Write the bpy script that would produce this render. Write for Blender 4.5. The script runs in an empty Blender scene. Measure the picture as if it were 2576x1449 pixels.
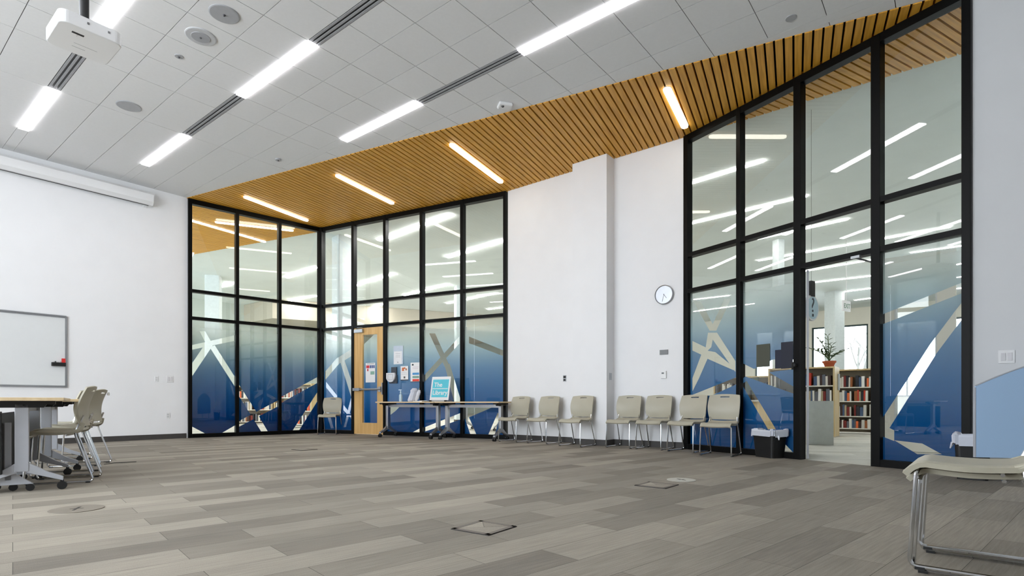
import bpy, math, random
from mathutils import Vector, Matrix
random.seed(7)
S = bpy.context.scene
COL = S.collection

# ------------------------------------------------------------------ camera, world, exposure
FPX, CX, HY, H = 1396.4, 1288.0, 1012.1, 0.75
cam_d = bpy.data.cameras.new('camera'); cam = bpy.data.objects.new('camera', cam_d); COL.objects.link(cam)
cam_d.sensor_width = 36.0; cam_d.lens = 36.0 * FPX / 2576.0
cam_d.shift_y = (HY - 724.5) / 2576.0
cam_d.clip_start = 0.05; cam_d.clip_end = 200
cam.location = (0, 0, H); cam.rotation_euler = (math.pi / 2, 0, 0)
S.camera = cam
world = bpy.data.worlds.new('sky'); S.world = world; world.use_nodes = True
bg = world.node_tree.nodes['Background']; bg.inputs[0].default_value = (0.86, 0.93, 1.0, 1); bg.inputs[1].default_value = 4.8
vs = S.view_settings; vs.view_transform = 'Standard'; vs.look = 'None'; vs.exposure = 0.95; vs.gamma = 1.0
vs.use_curve_mapping = False
S.cycles.use_denoising = True
S.cycles.max_bounces = 10; S.cycles.diffuse_bounces = 4; S.cycles.glossy_bounces = 4
S.cycles.transparent_max_bounces = 24; S.cycles.transmission_bounces = 4
S.cycles.sample_clamp_indirect = 6.0
S.cycles.caustics_reflective = False; S.cycles.caustics_refractive = False

ROOM_EMIT = 6.5
WOOD_EMIT = 4.5
LIB_EMIT = 58.0

# ------------------------------------------------------------------ geometry of the place
TH = 0.6733
RD = Vector((-math.cos(TH), math.sin(TH), 0)); CD = Vector((math.sin(TH), math.cos(TH), 0))
ZC = 5.046
T1, T2 = 3.105, 2.53
def RC(r, c, z=0.0): v = RD * r + CD * c; return Vector((v.x, v.y, z))
def rcof(p): return (p.x * RD.x + p.y * RD.y, p.x * CD.x + p.y * CD.y)
def FL(x, y, z=0.0):                      # where a sight line meets the level z
    Y = (H - z) * FPX / (y - HY); return Vector(((x - CX) / FPX * Y, Y, z))
def AT(x, y, Y): return Vector(((x - CX) / FPX * Y, Y, H - (y - HY) / FPX * Y))
P0 = Vector((-6.819, 11.67, 0)); AB = Vector((-4.700, 13.669, 0)); BE = Vector((-0.107, 11.282, 0))
WE = Vector((2.801, 8.968, 0)); GR = Vector((4.747, 5.720, 0))
class Wall:                               # a vertical plane from A to B, u along it, n towards the room
    def __init__(s, A, B):
        s.A = A.copy(); s.B = B.copy(); s.L = (B - A).length; s.t = (B - A).normalized()
        s.n = Vector((s.t.y, -s.t.x, 0))
        if s.n.dot(-((A + B) / 2)) < 0: s.n = -s.n
    def u(s, x, off=0.0):
        A = s.A + s.n * off; rx = (x - CX) / FPX; d = s.t
        det = d.x * (-1.0) - (-rx) * d.y
        return ((-A.x) * (-1.0) - (-rx) * (-A.y)) / det
    def uz(s, x, y, off=0.0):
        u = s.u(x, off); p = s.A + s.n * off + s.t * u
        return u, H - (y - HY) / FPX * p.y
    def p(s, u, z, off=0.0):
        v = s.A + s.t * u + s.n * off; return Vector((v.x, v.y, z))
WA = Wall(P0, AB); WB = Wall(AB, BE); WW = Wall(BE, WE); WR = Wall(WE, GR)
WL = Wall(P0, P0 - CD * 9.0); WX = Wall(GR, GR - RD * 3.6)

# ------------------------------------------------------------------ materials
def _new(name):
    m = bpy.data.materials.new(name); m.use_nodes = True
    return m, m.node_tree.nodes, m.node_tree.links, m.node_tree.nodes['Principled BSDF']
def lin(c):
    def f(v):
        v = v / 255.0
        return v / 12.92 if v <= 0.04045 else ((v + 0.055) / 1.055) ** 2.4
    return tuple(f(v) for v in c) + (1.0,)
MATS = {}
def mat(name, rgb, rough=0.5, metal=0.0, noise=0.04, scale=12.0, spec=0.5, bump=0.0):
    if name in MATS: return MATS[name]
    m, N, L, b = _new(name)
    b.inputs['Roughness'].default_value = rough; b.inputs['Metallic'].default_value = metal
    b.inputs['Specular IOR Level'].default_value = spec
    tc = N.new('ShaderNodeTexCoord'); nz = N.new('ShaderNodeTexNoise'); nz.inputs['Scale'].default_value = scale; nz.inputs['Detail'].default_value = 4
    L.new(tc.outputs['Object'], nz.inputs['Vector'])
    cr = N.new('ShaderNodeValToRGB'); c = lin(rgb)
    cr.color_ramp.elements[0].color = tuple(max(0, v * (1 - noise * 2)) for v in c[:3]) + (1,)
    cr.color_ramp.elements[1].color = tuple(min(1, v * (1 + noise * 2)) for v in c[:3]) + (1,)
    cr.color_ramp.elements[0].position = 0.3; cr.color_ramp.elements[1].position = 0.7
    L.new(nz.outputs['Fac'], cr.inputs['Fac']); L.new(cr.outputs['Color'], b.inputs['Base Color'])
    if bump:
        bp = N.new('ShaderNodeBump'); bp.inputs['Strength'].default_value = bump; bp.inputs['Distance'].default_value = 0.01
        L.new(nz.outputs['Fac'], bp.inputs['Height']); L.new(bp.outputs['Normal'], b.inputs['Normal'])
    MATS[name] = m; return m
def emit(name, rgb, strength):
    m, N, L, b = _new(name)
    b.inputs['Base Color'].default_value = (0.9, 0.9, 0.9, 1)
    b.inputs['Emission Color'].default_value = lin(rgb); b.inputs['Emission Strength'].default_value = strength
    MATS[name] = m; return m
def wood(name, dark, light, axis='X', scale=3.0, rough=0.45):
    m, N, L, b = _new(name); b.inputs['Roughness'].default_value = rough
    tc = N.new('ShaderNodeTexCoord'); mp = N.new('ShaderNodeMapping')
    mp.inputs['Scale'].default_value = {'X': (0.6, 9, 9), 'Y': (9, 0.6, 9), 'Z': (9, 9, 0.6)}[axis]
    nz = N.new('ShaderNodeTexNoise'); nz.inputs['Scale'].default_value = scale; nz.inputs['Detail'].default_value = 6
    L.new(tc.outputs['Object'], mp.inputs['Vector']); L.new(mp.outputs['Vector'], nz.inputs['Vector'])
    cr = N.new('ShaderNodeValToRGB'); cr.color_ramp.elements[0].color = lin(dark); cr.color_ramp.elements[1].color = lin(light)
    cr.color_ramp.elements[0].position = 0.3; cr.color_ramp.elements[1].position = 0.7
    L.new(nz.outputs['Fac'], cr.inputs['Fac']); L.new(cr.outputs['Color'], b.inputs['Base Color'])
    MATS[name] = m; return m
def glass(name, tint=(0.96, 0.985, 0.98)):
    m, N, L, b = _new(name); N.remove(b)
    out = N['Material Output']; tr = N.new('ShaderNodeBsdfTransparent'); gl = N.new('ShaderNodeBsdfGlossy'); mx = N.new('ShaderNodeMixShader'); fr = N.new('ShaderNodeFresnel')
    tr.inputs[0].default_value = tint + (1,); gl.inputs['Roughness'].default_value = 0.0; gl.inputs[0].default_value = (1, 1, 1, 1); fr.inputs[0].default_value = 1.75
    L.new(fr.outputs[0], mx.inputs[0]); L.new(tr.outputs[0], mx.inputs[1]); L.new(gl.outputs[0], mx.inputs[2]); L.new(mx.outputs[0], out.inputs[0])
    MATS[name] = m; return m
def film_mat():
    # printed window film: deep blue at the floor, grey-blue at the middle, fading out to clear
    m, N, L, b = _new('gradient film'); N.remove(b); out = N['Material Output']
    geo = N.new('ShaderNodeNewGeometry'); sp = N.new('ShaderNodeSeparateXYZ'); L.new(geo.outputs['Position'], sp.inputs[0])
    mr = N.new('ShaderNodeMapRange'); mr.inputs['From Min'].default_value = 0.0; mr.inputs['From Max'].default_value = 2.6
    L.new(sp.outputs['Z'], mr.inputs['Value'])
    cr = N.new('ShaderNodeValToRGB'); e = cr.color_ramp.elements
    e[0].position = 0.0; e[0].color = lin((14, 94, 158)); e[1].position = 1.0; e[1].color = lin((226, 234, 228))
    for p, c in ((0.20, (38, 120, 184)), (0.38, (84, 148, 198)), (0.56, (136, 176, 208)), (0.72, (186, 208, 216)), (0.85, (212, 224, 220))):
        k = e.new(p); k.color = lin(c)
    L.new(mr.outputs[0], cr.inputs['Fac'])
    al = N.new('ShaderNodeValToRGB'); a = al.color_ramp.elements
    a[0].position = 0.0; a[0].color = (0.985,) * 3 + (1,); a[1].position = 1.0; a[1].color = (0.06,) * 3 + (1,)
    for p, v in ((0.45, 0.975), (0.6, 0.92), (0.74, 0.76), (0.86, 0.42)):
        k = a.new(p); k.color = (v, v, v, 1)
    L.new(mr.outputs[0], al.inputs['Fac'])
    df = N.new('ShaderNodeBsdfDiffuse'); tl = N.new('ShaderNodeBsdfTranslucent'); m1 = N.new('ShaderNodeMixShader'); m1.inputs[0].default_value = 0.5
    L.new(cr.outputs['Color'], df.inputs[0]); L.new(cr.outputs['Color'], tl.inputs[0]); L.new(df.outputs[0], m1.inputs[1]); L.new(tl.outputs[0], m1.inputs[2])
    tr = N.new('ShaderNodeBsdfTransparent'); m2 = N.new('ShaderNodeMixShader')
    L.new(al.outputs['Color'], m2.inputs[0]); L.new(tr.outputs[0], m2.inputs[1]); L.new(m1.outputs[0], m2.inputs[2]); L.new(m2.outputs[0], out.inputs[0])
    MATS['film'] = m; return m
def carpet(name, c1, c2, angle, bw=1.0, bh=0.25, rough=0.75):
    m, N, L, b = _new(name); b.inputs['Roughness'].default_value = rough
    b.inputs['Specular IOR Level'].default_value = 0.35
    tc = N.new('ShaderNodeTexCoord'); mp = N.new('ShaderNodeMapping'); mp.inputs['Rotation'].default_value = (0, 0, angle)
    L.new(tc.outputs['Object'], mp.inputs['Vector'])
    br = N.new('ShaderNodeTexBrick'); br.offset = 0.37; br.offset_frequency = 2; br.inputs['Scale'].default_value = 1.0
    br.inputs['Brick Width'].default_value = bw; br.inputs['Row Height'].default_value = bh; br.inputs['Mortar Size'].default_value = 0.0015
    br.inputs['Color1'].default_value = lin(c1); br.inputs['Color2'].default_value = lin(c2); br.inputs['Mortar'].default_value = lin(tuple(v * 0.72 for v in c2)); br.inputs['Bias'].default_value = 0.0
    L.new(mp.outputs['Vector'], br.inputs['Vector'])
    st = N.new('ShaderNodeMapping'); st.inputs['Scale'].default_value = (1.2, 26, 1); L.new(mp.outputs['Vector'], st.inputs['Vector'])
    n1 = N.new('ShaderNodeTexNoise'); n1.inputs['Scale'].default_value = 3.0; n1.inputs['Detail'].default_value = 6; L.new(st.outputs['Vector'], n1.inputs['Vector'])
    n2 = N.new('ShaderNodeTexNoise'); n2.inputs['Scale'].default_value = 260.0; L.new(mp.outputs['Vector'], n2.inputs['Vector'])
    n3 = N.new('ShaderNodeTexNoise'); n3.inputs['Scale'].default_value = 1.6; n3.inputs['Detail'].default_value = 2
    s3 = N.new('ShaderNodeMapping'); s3.inputs['Scale'].default_value = (0.5, 1.6, 1); L.new(mp.outputs['Vector'], s3.inputs['Vector']); L.new(s3.outputs['Vector'], n3.inputs['Vector'])
    def ramp(src, lo, hi):
        r = N.new('ShaderNodeMapRange'); r.inputs['From Min'].default_value = 0.3; r.inputs['From Max'].default_value = 0.7; r.inputs['To Min'].default_value = lo; r.inputs['To Max'].default_value = hi
        L.new(src, r.inputs['Value']); return r.outputs[0]
    def mul(a, c):
        x = N.new('ShaderNodeMath'); x.operation = 'MULTIPLY'; L.new(a, x.inputs[0]); L.new(c, x.inputs[1]); return x.outputs[0]
    k = mul(mul(ramp(n1.outputs['Fac'], 0.86, 1.14), ramp(n2.outputs['Fac'], 0.86, 1.14)), ramp(n3.outputs['Fac'], 0.9, 1.1))
    hs = N.new('ShaderNodeHueSaturation'); L.new(k, hs.inputs['Value']); L.new(br.outputs['Color'], hs.inputs['Color']); L.new(hs.outputs['Color'], b.inputs['Base Color'])
    bp = N.new('ShaderNodeBump'); bp.inputs['Strength'].default_value = 0.25; bp.inputs['Distance'].default_value = 0.003; L.new(n2.outputs['Fac'], bp.inputs['Height']); L.new(bp.outputs['Normal'], b.inputs['Normal'])
    MATS[name] = m; return m

M_WALL = mat('white wall paint', (236, 236, 237), 0.7, noise=0.006, scale=3)
M_TILE = mat('white ceiling tile', (232, 232, 232), 0.9, noise=0.006, scale=30)
M_DARK = mat('dark ceiling void', (4, 4, 4), 0.9, spec=0.1)
M_GAP = mat('grey tile joint', (95, 95, 97), 0.9)
M_LIBC = mat('library ceiling paint', (226, 233, 230), 0.9, noise=0.01, scale=2)
M_BLACK = mat('black aluminium', (4, 4, 4), 0.4, noise=0.0, spec=0.15)
M_BASE = mat('dark rubber baseboard', (62, 59, 57), 0.6)
M_OAK = wood('oak slats', (196, 138, 30), (232, 172, 62), 'X', 3.0, 0.5)
M_DOOR = wood('maple door', (205, 158, 92), (226, 186, 122), 'Z', 2.0, 0.4)
M_TOP = wood('maple laminate', (206, 180, 140), (222, 200, 162), 'X', 2.0, 0.4)
M_PALE = wood('pale wood', (196, 168, 116), (218, 196, 150), 'Z', 2.0, 0.5)
M_GLASS = glass('clear glass'); M_FILM = film_mat()
M_CARPET = carpet('plank carpet', (162, 154, 141), (122, 115, 105), -(math.pi / 2 - (TH + 0.165)))
M_LIBF = carpet('library carpet', (214, 212, 204), (198, 196, 186), 0.3, 0.9, 0.3)
M_BEIGE = mat('beige chair plastic', (178, 173, 155), 0.45, noise=0.01, scale=4)
M_CHROME = mat('chrome tube', (215, 217, 220), 0.12, 1.0, noise=0.0)
M_SILVER = mat('satin silver metal', (172, 174, 178), 0.35, 0.85, noise=0.01)
M_GREYP = mat('grey painted metal', (176, 178, 184), 0.45, 0.2, noise=0.01)
M_BLKP = mat('black plastic', (14, 14, 15), 0.5)
M_WHITE = mat('white plastic', (232, 232, 232), 0.4, noise=0.0)
M_PAPER = mat('white paper', (236, 236, 236), 0.7, noise=0.0)
M_BOARD = mat('whiteboard surface', (222, 224, 224), 0.15, noise=0.004)
M_LITE = mat('light grey diffuser slot', (164, 164, 167), 0.6)
M_L1 = emit('room light lens', (252, 250, 255), ROOM_EMIT)
M_L2 = emit('wood ceiling light lens', (255, 246, 226), WOOD_EMIT)
M_L3 = emit('library light lens', (255, 252, 248), LIB_EMIT); M_L4 = emit('dimmed library light lens', (255, 252, 248), 20.0)
def C(rgb, rough=0.55): return mat('paint %d %d %d' % tuple(rgb), rgb, rough, noise=0.02)

# ------------------------------------------------------------------ mesh helpers
class MB:
    def __init__(s): s.v = []; s.f = []; s.sm = []
    def add(s, vs_, fs, smooth=False):
        o = len(s.v); s.v += [tuple(v) for v in vs_]; s.f += [tuple(i + o for i in f) for f in fs]; s.sm += [smooth] * len(fs); return s
    def box(s, a, b, M=None):
        x0, y0, z0 = a; x1, y1, z1 = b
        V = [Vector(p) for p in ((x0, y0, z0), (x1, y0, z0), (x1, y1, z0), (x0, y1, z0), (x0, y0, z1), (x1, y0, z1), (x1, y1, z1), (x0, y1, z1))]
        if M is not None: V = [M @ v for v in V]
        return s.add(V, [(0, 3, 2, 1), (4, 5, 6, 7), (0, 1, 5, 4), (1, 2, 6, 5), (2, 3, 7, 6), (3, 0, 4, 7)])
    def prism(s, poly, d, M=None):           # poly of 3-D points, extruded by vector d
        n = len(poly); V = [Vector(p) for p in poly]; V += [v + Vector(d) for v in V]
        if M is not None: V = [M @ v for v in V]
        return s.add(V, [tuple(range(n - 1, -1, -1)), tuple(range(n, 2 * n))] + [(i, (i + 1) % n, n + (i + 1) % n, n + i) for i in range(n)])
    def tube(s, pts, r, n=8, caps=True):
        pts = [Vector(p) for p in pts]; rings = []; up = None
        for i, p in enumerate(pts):
            t = (pts[min(i + 1, len(pts) - 1)] - pts[max(i - 1, 0)]).normalized()
            if up is None: up = Vector((0, 0, 1)) if abs(t.z) < 0.9 else Vector((1, 0, 0))
            a = t.cross(up)
            if a.length < 1e-4: a = t.cross(Vector((0, 1, 0)))
            a.normalize(); b_ = a.cross(t).normalized(); up = b_
            rr = r[i] if isinstance(r, (list, tuple)) else r
            rings.append([p + (a * math.cos(2 * math.pi * k / n) + b_ * math.sin(2 * math.pi * k / n)) * rr for k in range(n)])
        V = [v for R in rings for v in R]; F = []
        for i in range(len(rings) - 1):
            for k in range(n): F.append((i * n + k, i * n + (k + 1) % n, (i + 1) * n + (k + 1) % n, (i + 1) * n + k))
        o = len(s.v); s.add(V, F, True)
        if caps: s.add(rings[0], [tuple(range(n))]); s.add(rings[-1], [tuple(range(n - 1, -1, -1))])
        return s
    def lathe(s, prof, n=24, M=None, sx=1.0, sy=1.0):
        V = []; F = []
        for r, z in prof:
            for k in range(n):
                a = 2 * math.pi * k / n; v = Vector((r * math.cos(a) * sx, r * math.sin(a) * sy, z)); V.append(M @ v if M is not None else v)
        for i in range(len(prof) - 1):
            for k in range(n): F.append((i * n + k, i * n + (k + 1) % n, (i + 1) * n + (k + 1) % n, (i + 1) * n + k))
        F.append(tuple(range(n - 1, -1, -1))); F.append(tuple(range((len(prof) - 1) * n, len(prof) * n)))
        return s.add(V, F, False)
    def sheet(s, fn, nu, nv, th, mask=None):  # a thick curved sheet with optional holes
        P = [[fn(i / nu, j / nv) for j in range(nv + 1)] for i in range(nu + 1)]
        Q = []
        for i in range(nu + 1):
            row = []
            for j in range(nv + 1):
                du = P[min(i + 1, nu)][j] - P[max(i - 1, 0)][j]; dv = P[i][min(j + 1, nv)] - P[i][max(j - 1, 0)]
                row.append(P[i][j] + du.cross(dv).normalized() * th)
            Q.append(row)
        w = nv + 1; n = (nu + 1) * w
        V = [p for r in P for p in r] + [q for r in Q for q in r]; F = []; E = []
        act = lambda i, j: 0 <= i < nu and 0 <= j < nv and (mask is None or mask(i, j))
        for i in range(nu):
            for j in range(nv):
                if not act(i, j): continue
                a, b_, c, d = i * w + j, (i + 1) * w + j, (i + 1) * w + j + 1, i * w + j + 1
                F.append((a, d, c, b_)); F.append((n + a, n + b_, n + c, n + d))
                if not act(i, j - 1): E.append((a, b_, n + b_, n + a))
                if not act(i + 1, j): E.append((b_, c, n + c, n + b_))
                if not act(i, j + 1): E.append((c, d, n + d, n + c))
                if not act(i - 1, j): E.append((d, a, n + a, n + d))
        s.add(V, F + E, True); return s
    def build(s, name, m, parent=None, bevel=0.0, sharp=35):
        me = bpy.data.meshes.new(name); me.from_pydata(s.v, [], s.f); me.update()
        for p, k in zip(me.polygons, s.sm): p.use_smooth = k
        me.materials.append(m)
        o = bpy.data.objects.new(name, me); COL.objects.link(o)
        if parent: o.parent = parent
        if any(s.sm):
            try: me.set_sharp_from_angle(angle=math.radians(sharp))
            except Exception: pass
        if bevel:
            bv = o.modifiers.new('bevel', 'BEVEL'); bv.width = bevel; bv.segments = 2; bv.limit_method = 'ANGLE'
        return o
def tag(o, label=None, cat=None, group=None, kind=None):
    if label: o['label'] = label
    if cat: o['category'] = cat
    if group: o['group'] = group
    if kind: o['kind'] = kind
    return o
def empty(name, loc=(0, 0, 0), rz=0.0):
    o = bpy.data.objects.new(name, None); COL.objects.link(o); o.location = loc; o.rotation_euler = (0, 0, rz); o.empty_display_size = 0.1; return o
def copy_tree(o, parent=None):
    c = o.copy(); COL.objects.link(c)
    if parent is not None: c.parent = parent
    for ch in [x for x in KIDS.get(o.name, [])]: copy_tree(ch, c)
    return c
KIDS = {}
def index_kids(root):
    st = [root]
    while st:
        r = st.pop(); KIDS[r.name] = list(r.children); st += KIDS[r.name]
def frame(o, x, z=None):                   # 4x4 with origin o, X axis x, Z up
    x = Vector(x).normalized(); z = Vector((0, 0, 1)); y = z.cross(x)
    return Matrix(((x.x, y.x, z.x, o[0]), (x.y, y.y, z.y, o[1]), (x.z, y.z, z.z, o[2]), (0, 0, 0, 1)))
def wframe(w, u, z, off=0.0):              # local x along the wall to the viewer's right, y up, z out of the wall
    x = w.t.copy(); n = w.n
    y = Vector((0, 0, 1))
    if x.cross(y).dot(n) < 0: x = -x
    o = w.p(u, z, off)
    return Matrix(((x.x, y.x, n.x, o.x), (x.y, y.y, n.y, o.y), (x.z, y.z, n.z, o.z), (0, 0, 0, 1)))
def clip(poly, a, b):                      # keep the part of a 2-D polygon left of the line a->b
    out = []; n = len(poly)
    sd = lambda p: (b[0] - a[0]) * (p[1] - a[1]) - (b[1] - a[1]) * (p[0] - a[0])
    for i in range(n):
        p, q = poly[i], poly[(i + 1) % n]; sp_, sq = sd(p), sd(q)
        if sp_ >= -1e-9: out.append(p)
        if (sp_ > 1e-9 and sq < -1e-9) or (sp_ < -1e-9 and sq > 1e-9):
            t = sp_ / (sp_ - sq); out.append((p[0] + (q[0] - p[0]) * t, p[1] + (q[1] - p[1]) * t))
    return out
def area2(p): return sum(p[i][0] * p[(i + 1) % len(p)][1] - p[(i + 1) % len(p)][0] * p[i][1] for i in range(len(p)))
def clip_convex(poly, cv):
    if area2(cv) < 0: cv = cv[::-1]
    for i in range(len(cv)):
        poly = clip(poly, cv[i], cv[(i + 1) % len(cv)])
        if len(poly) < 3: return []
    return poly
def subtract(polys, hole):
    if area2(hole) < 0: hole = hole[::-1]
    res = []
    for p in polys:
        rest = p
        for i in range(len(hole)):
            a, b_ = hole[i], hole[(i + 1) % len(hole)]
            outp = clip(rest, b_, a)
            if len(outp) >= 3 and abs(area2(outp)) > 1e-6: res.append(outp)
            rest = clip(rest, a, b_)
            if len(rest) < 3: break
    return res
def text_mb(mb, txt, size, M, depth=0.0015, align='LEFT', bold=0.0):
    cu = bpy.data.curves.new('t', 'FONT'); cu.body = txt; cu.size = size; cu.align_x = align; cu.extrude = depth; cu.offset = bold
    ob = bpy.data.objects.new('t', cu); COL.objects.link(ob)
    bpy.context.view_layer.update()
    me = bpy.data.meshes.new_from_object(ob.evaluated_get(bpy.context.evaluated_depsgraph_get()))
    mb.add([M @ v.co for v in me.vertices], [tuple(p.vertices) for p in me.polygons])
    bpy.data.objects.remove(ob); bpy.data.curves.remove(cu); bpy.data.meshes.remove(me)

# ------------------------------------------------------------------ floor, ceilings, walls
fl = MB(); poly = [RC(12.62, -4.2), RC(12.62, 4.871), AB, BE, WE, GR, RC(-3.8, 7.432), RC(-3.8, -4.2)]
fl.prism([Vector((p.x, p.y, -0.05)) for p in poly], (0, 0, 0.05)); tag(fl.build('floor', M_CARPET), kind='structure')
lf = MB(); lf.prism([RC(27, -6, -0.12), RC(27, 32, -0.12), RC(-14, 32, -0.12), RC(-14, -6, -0.12)], (0, 0, 0.115)); tag(lf.build('floor_library', M_LIBF), kind='structure')

K = 1.0388
L1a, L1b = (12.62, 4.852), (0.229, 7.396)
L1s = (L1b[1] - L1a[1]) / (L1b[0] - L1a[0])
def L1(r): return L1a[1] + L1s * (r - L1a[0])
room_poly = [(12.62, -4.2), (12.62, L1(12.62)), (-3.8, L1(-3.8)), (-3.8, -4.2)]
R_LINES = [12.62, 9.66, 8.442] + [7.831 - 0.6108 * k for k in range(20)]
strips = [(5.10 * K - 1.617 * K * k, 5.28 * K - 1.617 * K * k) for k in range(-1, 7)]
cl = []
for k in range(-1, 7):
    d = 1.617 * K * k
    cl += [(4.60 * K - d, 5.123 * K - d), (5.257 * K - d, 5.69 * K - d), (5.69 * K - d, 6.217 * K - d)]
tb = MB(); sb_ = MB(); g = 0.004
for c0, c1 in cl:
    for i in range(len(R_LINES) - 1):
        r1, r0 = R_LINES[i], R_LINES[i + 1]
        pz = clip_convex([(r0 + g, c0 + g), (r1 - g, c0 + g), (r1 - g, c1 - g), (r0 + g, c1 - g)], room_poly)
        if len(pz) >= 3: tb.prism([RC(a, b_, ZC) for a, b_ in pz], (0, 0, 0.02))
def fix_at(k, ra, rb):                    # does the light row k carry a fixture or diffuser over this stretch
    return 1 <= k <= 6 and rb > 0.4 and ra < 11.46 and not (k == 1 and ra > 8) and not (k > 4 and ra - rb > 0 and (round(ra, 2), round(rb, 2)) in ((9.65, 7.83), (5.99, 4.17), (2.33, 0.5)))
for k in range(0, 7):
    sc1, sc0 = 5.257 * K - 1.617 * K * (k - 1), 5.123 * K - 1.617 * K * (k - 1)
    for ra, rb in ((12.62, 11.45), (11.45, 9.65), (9.65, 7.83), (7.83, 5.99), (5.99, 4.17), (4.17, 2.33), (2.33, 0.5), (0.5, -1.33), (-1.33, -3.8)):
        if fix_at(k, ra, rb): continue
        pz = clip_convex([(rb + g, sc0), (ra - g, sc0), (ra - g, sc1), (rb + g, sc1)], room_poly)
        if len(pz) >= 3: tb.prism([RC(a, b_, ZC) for a, b_ in pz], (0, 0, 0.02))
ceil_o = tag(tb.build('ceiling', M_TILE), kind='structure')
gb = MB(); gb.prism([RC(a, b_, ZC + 0.012) for a, b_ in room_poly], (0, 0, 0.03)); tag(gb.build('ceiling_tile_backing', M_GAP, ceil_o))
# oak slats
far = [(20.0, 6.24), (12.197, 7.97), (7.119, 8.79), (-3.8, 8.79)]
wpoly = [(20.0, L1(20.0)), (20.0, 6.20), (12.15, 7.96), (7.119, 8.79), (-3.8, 8.79), (-3.8, L1(-3.8))]
per = 0.1035
def slats(name, sa, poly_):
    SD = Vector((math.sin(sa), math.cos(sa), 0)); SP = Vector((SD.y, -SD.x, 0))
    sd2 = (SD.dot(RD), SD.dot(CD)); sp2 = (SP.dot(RD), SP.dot(CD)); sl = MB()
    for k in range(-230, 230):
        t0 = k * per; t1 = t0 + per * 0.77
        q = [(sp2[0] * t + sd2[0] * L, sp2[1] * t + sd2[1] * L) for t, L in ((t0, -30), (t1, -30), (t1, 40), (t0, 40))]
        pz = clip_convex(q, poly_)
        if len(pz) >= 3 and abs(area2(pz)) > 0.002: sl.prism([RC(a, b_, ZC - 0.012) for a, b_ in pz], (0, 0, 0.055))
    Mi = frame((0, 0, 0), SD); Mi_i = Mi.inverted(); sl.v = [tuple(Mi_i @ Vector(v)) for v in sl.v]   # local X runs along the grain
    so = sl.build(name, M_OAK); so.matrix_world = Mi; tag(so, kind='structure')
def side(poly_, A, B):
    a, b_ = rcof(A), rcof(B); return clip(list(poly_), a, b_)
SA1 = TH - math.atan(-L1s)
wp = wpoly if area2(wpoly) > 0 else wpoly[::-1]
inner = side(wp, WE, GR); outer_r = side(wp, GR, WE)
if not any(abs(p[0] - 7.119) < 0.01 for p in inner): inner, outer_r = outer_r, inner
inner2 = side(inner, P0, AB); outer_l = side(inner, AB, P0)
if not any(abs(p[0] - 7.119) < 0.01 for p in inner2): inner2, outer_l = outer_l, inner2
slats('ceiling_wood_slats', SA1, inner2); slats('ceiling_library_slats_right', math.radians(61), outer_r); slats('ceiling_library_slats_left', math.radians(61), outer_l)
bb = MB(); bb.prism([RC(a, b_, ZC + 0.045) for a, b_ in wpoly], (0, 0, 0.02)); tag(bb.build('ceiling_wood_backing', M_DARK), kind='structure')
lc = MB(); lc.prism([RC(27, -6, ZC + 0.08), RC(27, 32, ZC + 0.08), RC(-14, 32, ZC + 0.08), RC(-14, -6, ZC + 0.08)], (0, 0, 0.15)); tag(lc.build('ceiling_library', M_LIBC), kind='structure')

def wallbox(name, A, B, z0, z1, th, m=M_WALL, side=None, kind='structure'):
    w = Wall(A, B); n_ = w.n if side is None else side
    mb = MB(); a = Vector((A.x, A.y, z0)); b_ = Vector((B.x, B.y, z0))
    mb.prism([a, b_, b_ - n_ * th, a - n_ * th], (0, 0, z1 - z0)); return tag(mb.build(name, m), kind=kind)
PL = P0 + CD * 0.0
wallbox('wall_left', P0 - RD * 0.0, RC(12.608, -4.2), 0, ZC + 0.07, 0.15)
def fill_light_glazing(name, A, B, npost):   # unseen window wall added behind the camera to let in fill daylight
    w = Wall(A, B); root = tag(empty(name, tuple((A + B) / 2)), kind='structure'); bpy.context.view_layer.update()
    for k in range(npost + 1):
        u = w.L * k / npost; mb = MB(); mb.box((-0.03, -0.06, 0), (0.03, 0.06, ZC), frame(w.p(u, 0), w.t)); o = mb.build('mullion', M_BLACK, root); bpy.context.view_layer.update(); o.matrix_parent_inverse = root.matrix_world.inverted()
    mb = MB(); mb.prism([w.p(0, 0, 0.0), w.p(w.L, 0, 0.0), w.p(w.L, 0, -0.15), w.p(0, 0, -0.15)], (0, 0, 0.10)); o = mb.build('sill_rail', M_WALL, root); o.matrix_parent_inverse = root.matrix_world.inverted()
wallbox('wall_rear_left', RC(12.6, -4.2), RC(9.2, -4.2), 0, ZC + 0.07, 0.15)
fill_light_glazing('window_14', RC(9.2, -4.2), RC(2.5, -4.2), 4)
wallbox('wall_rear', RC(2.5, -4.2), RC(-3.8, -4.2), 0, ZC + 0.07, 0.15)
wallbox('wall_end', RC(-3.8, -4.2), RC(-3.8, 7.43), 0, ZC + 0.07, 0.15)
wallbox('wall_right', GR + WX.t * 0.0, RC(-3.8, 7.432), 0, ZC + 0.07, 0.15, mat('shaded right wall white', (214, 215, 216), 0.7, noise=0.006, scale=3))  # white wall with its paint darkened to stand in for weaker light here
wallbox('wall_back', BE + WW.t * 0.03, WE, 0, ZC + 0.07, 0.14)
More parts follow.
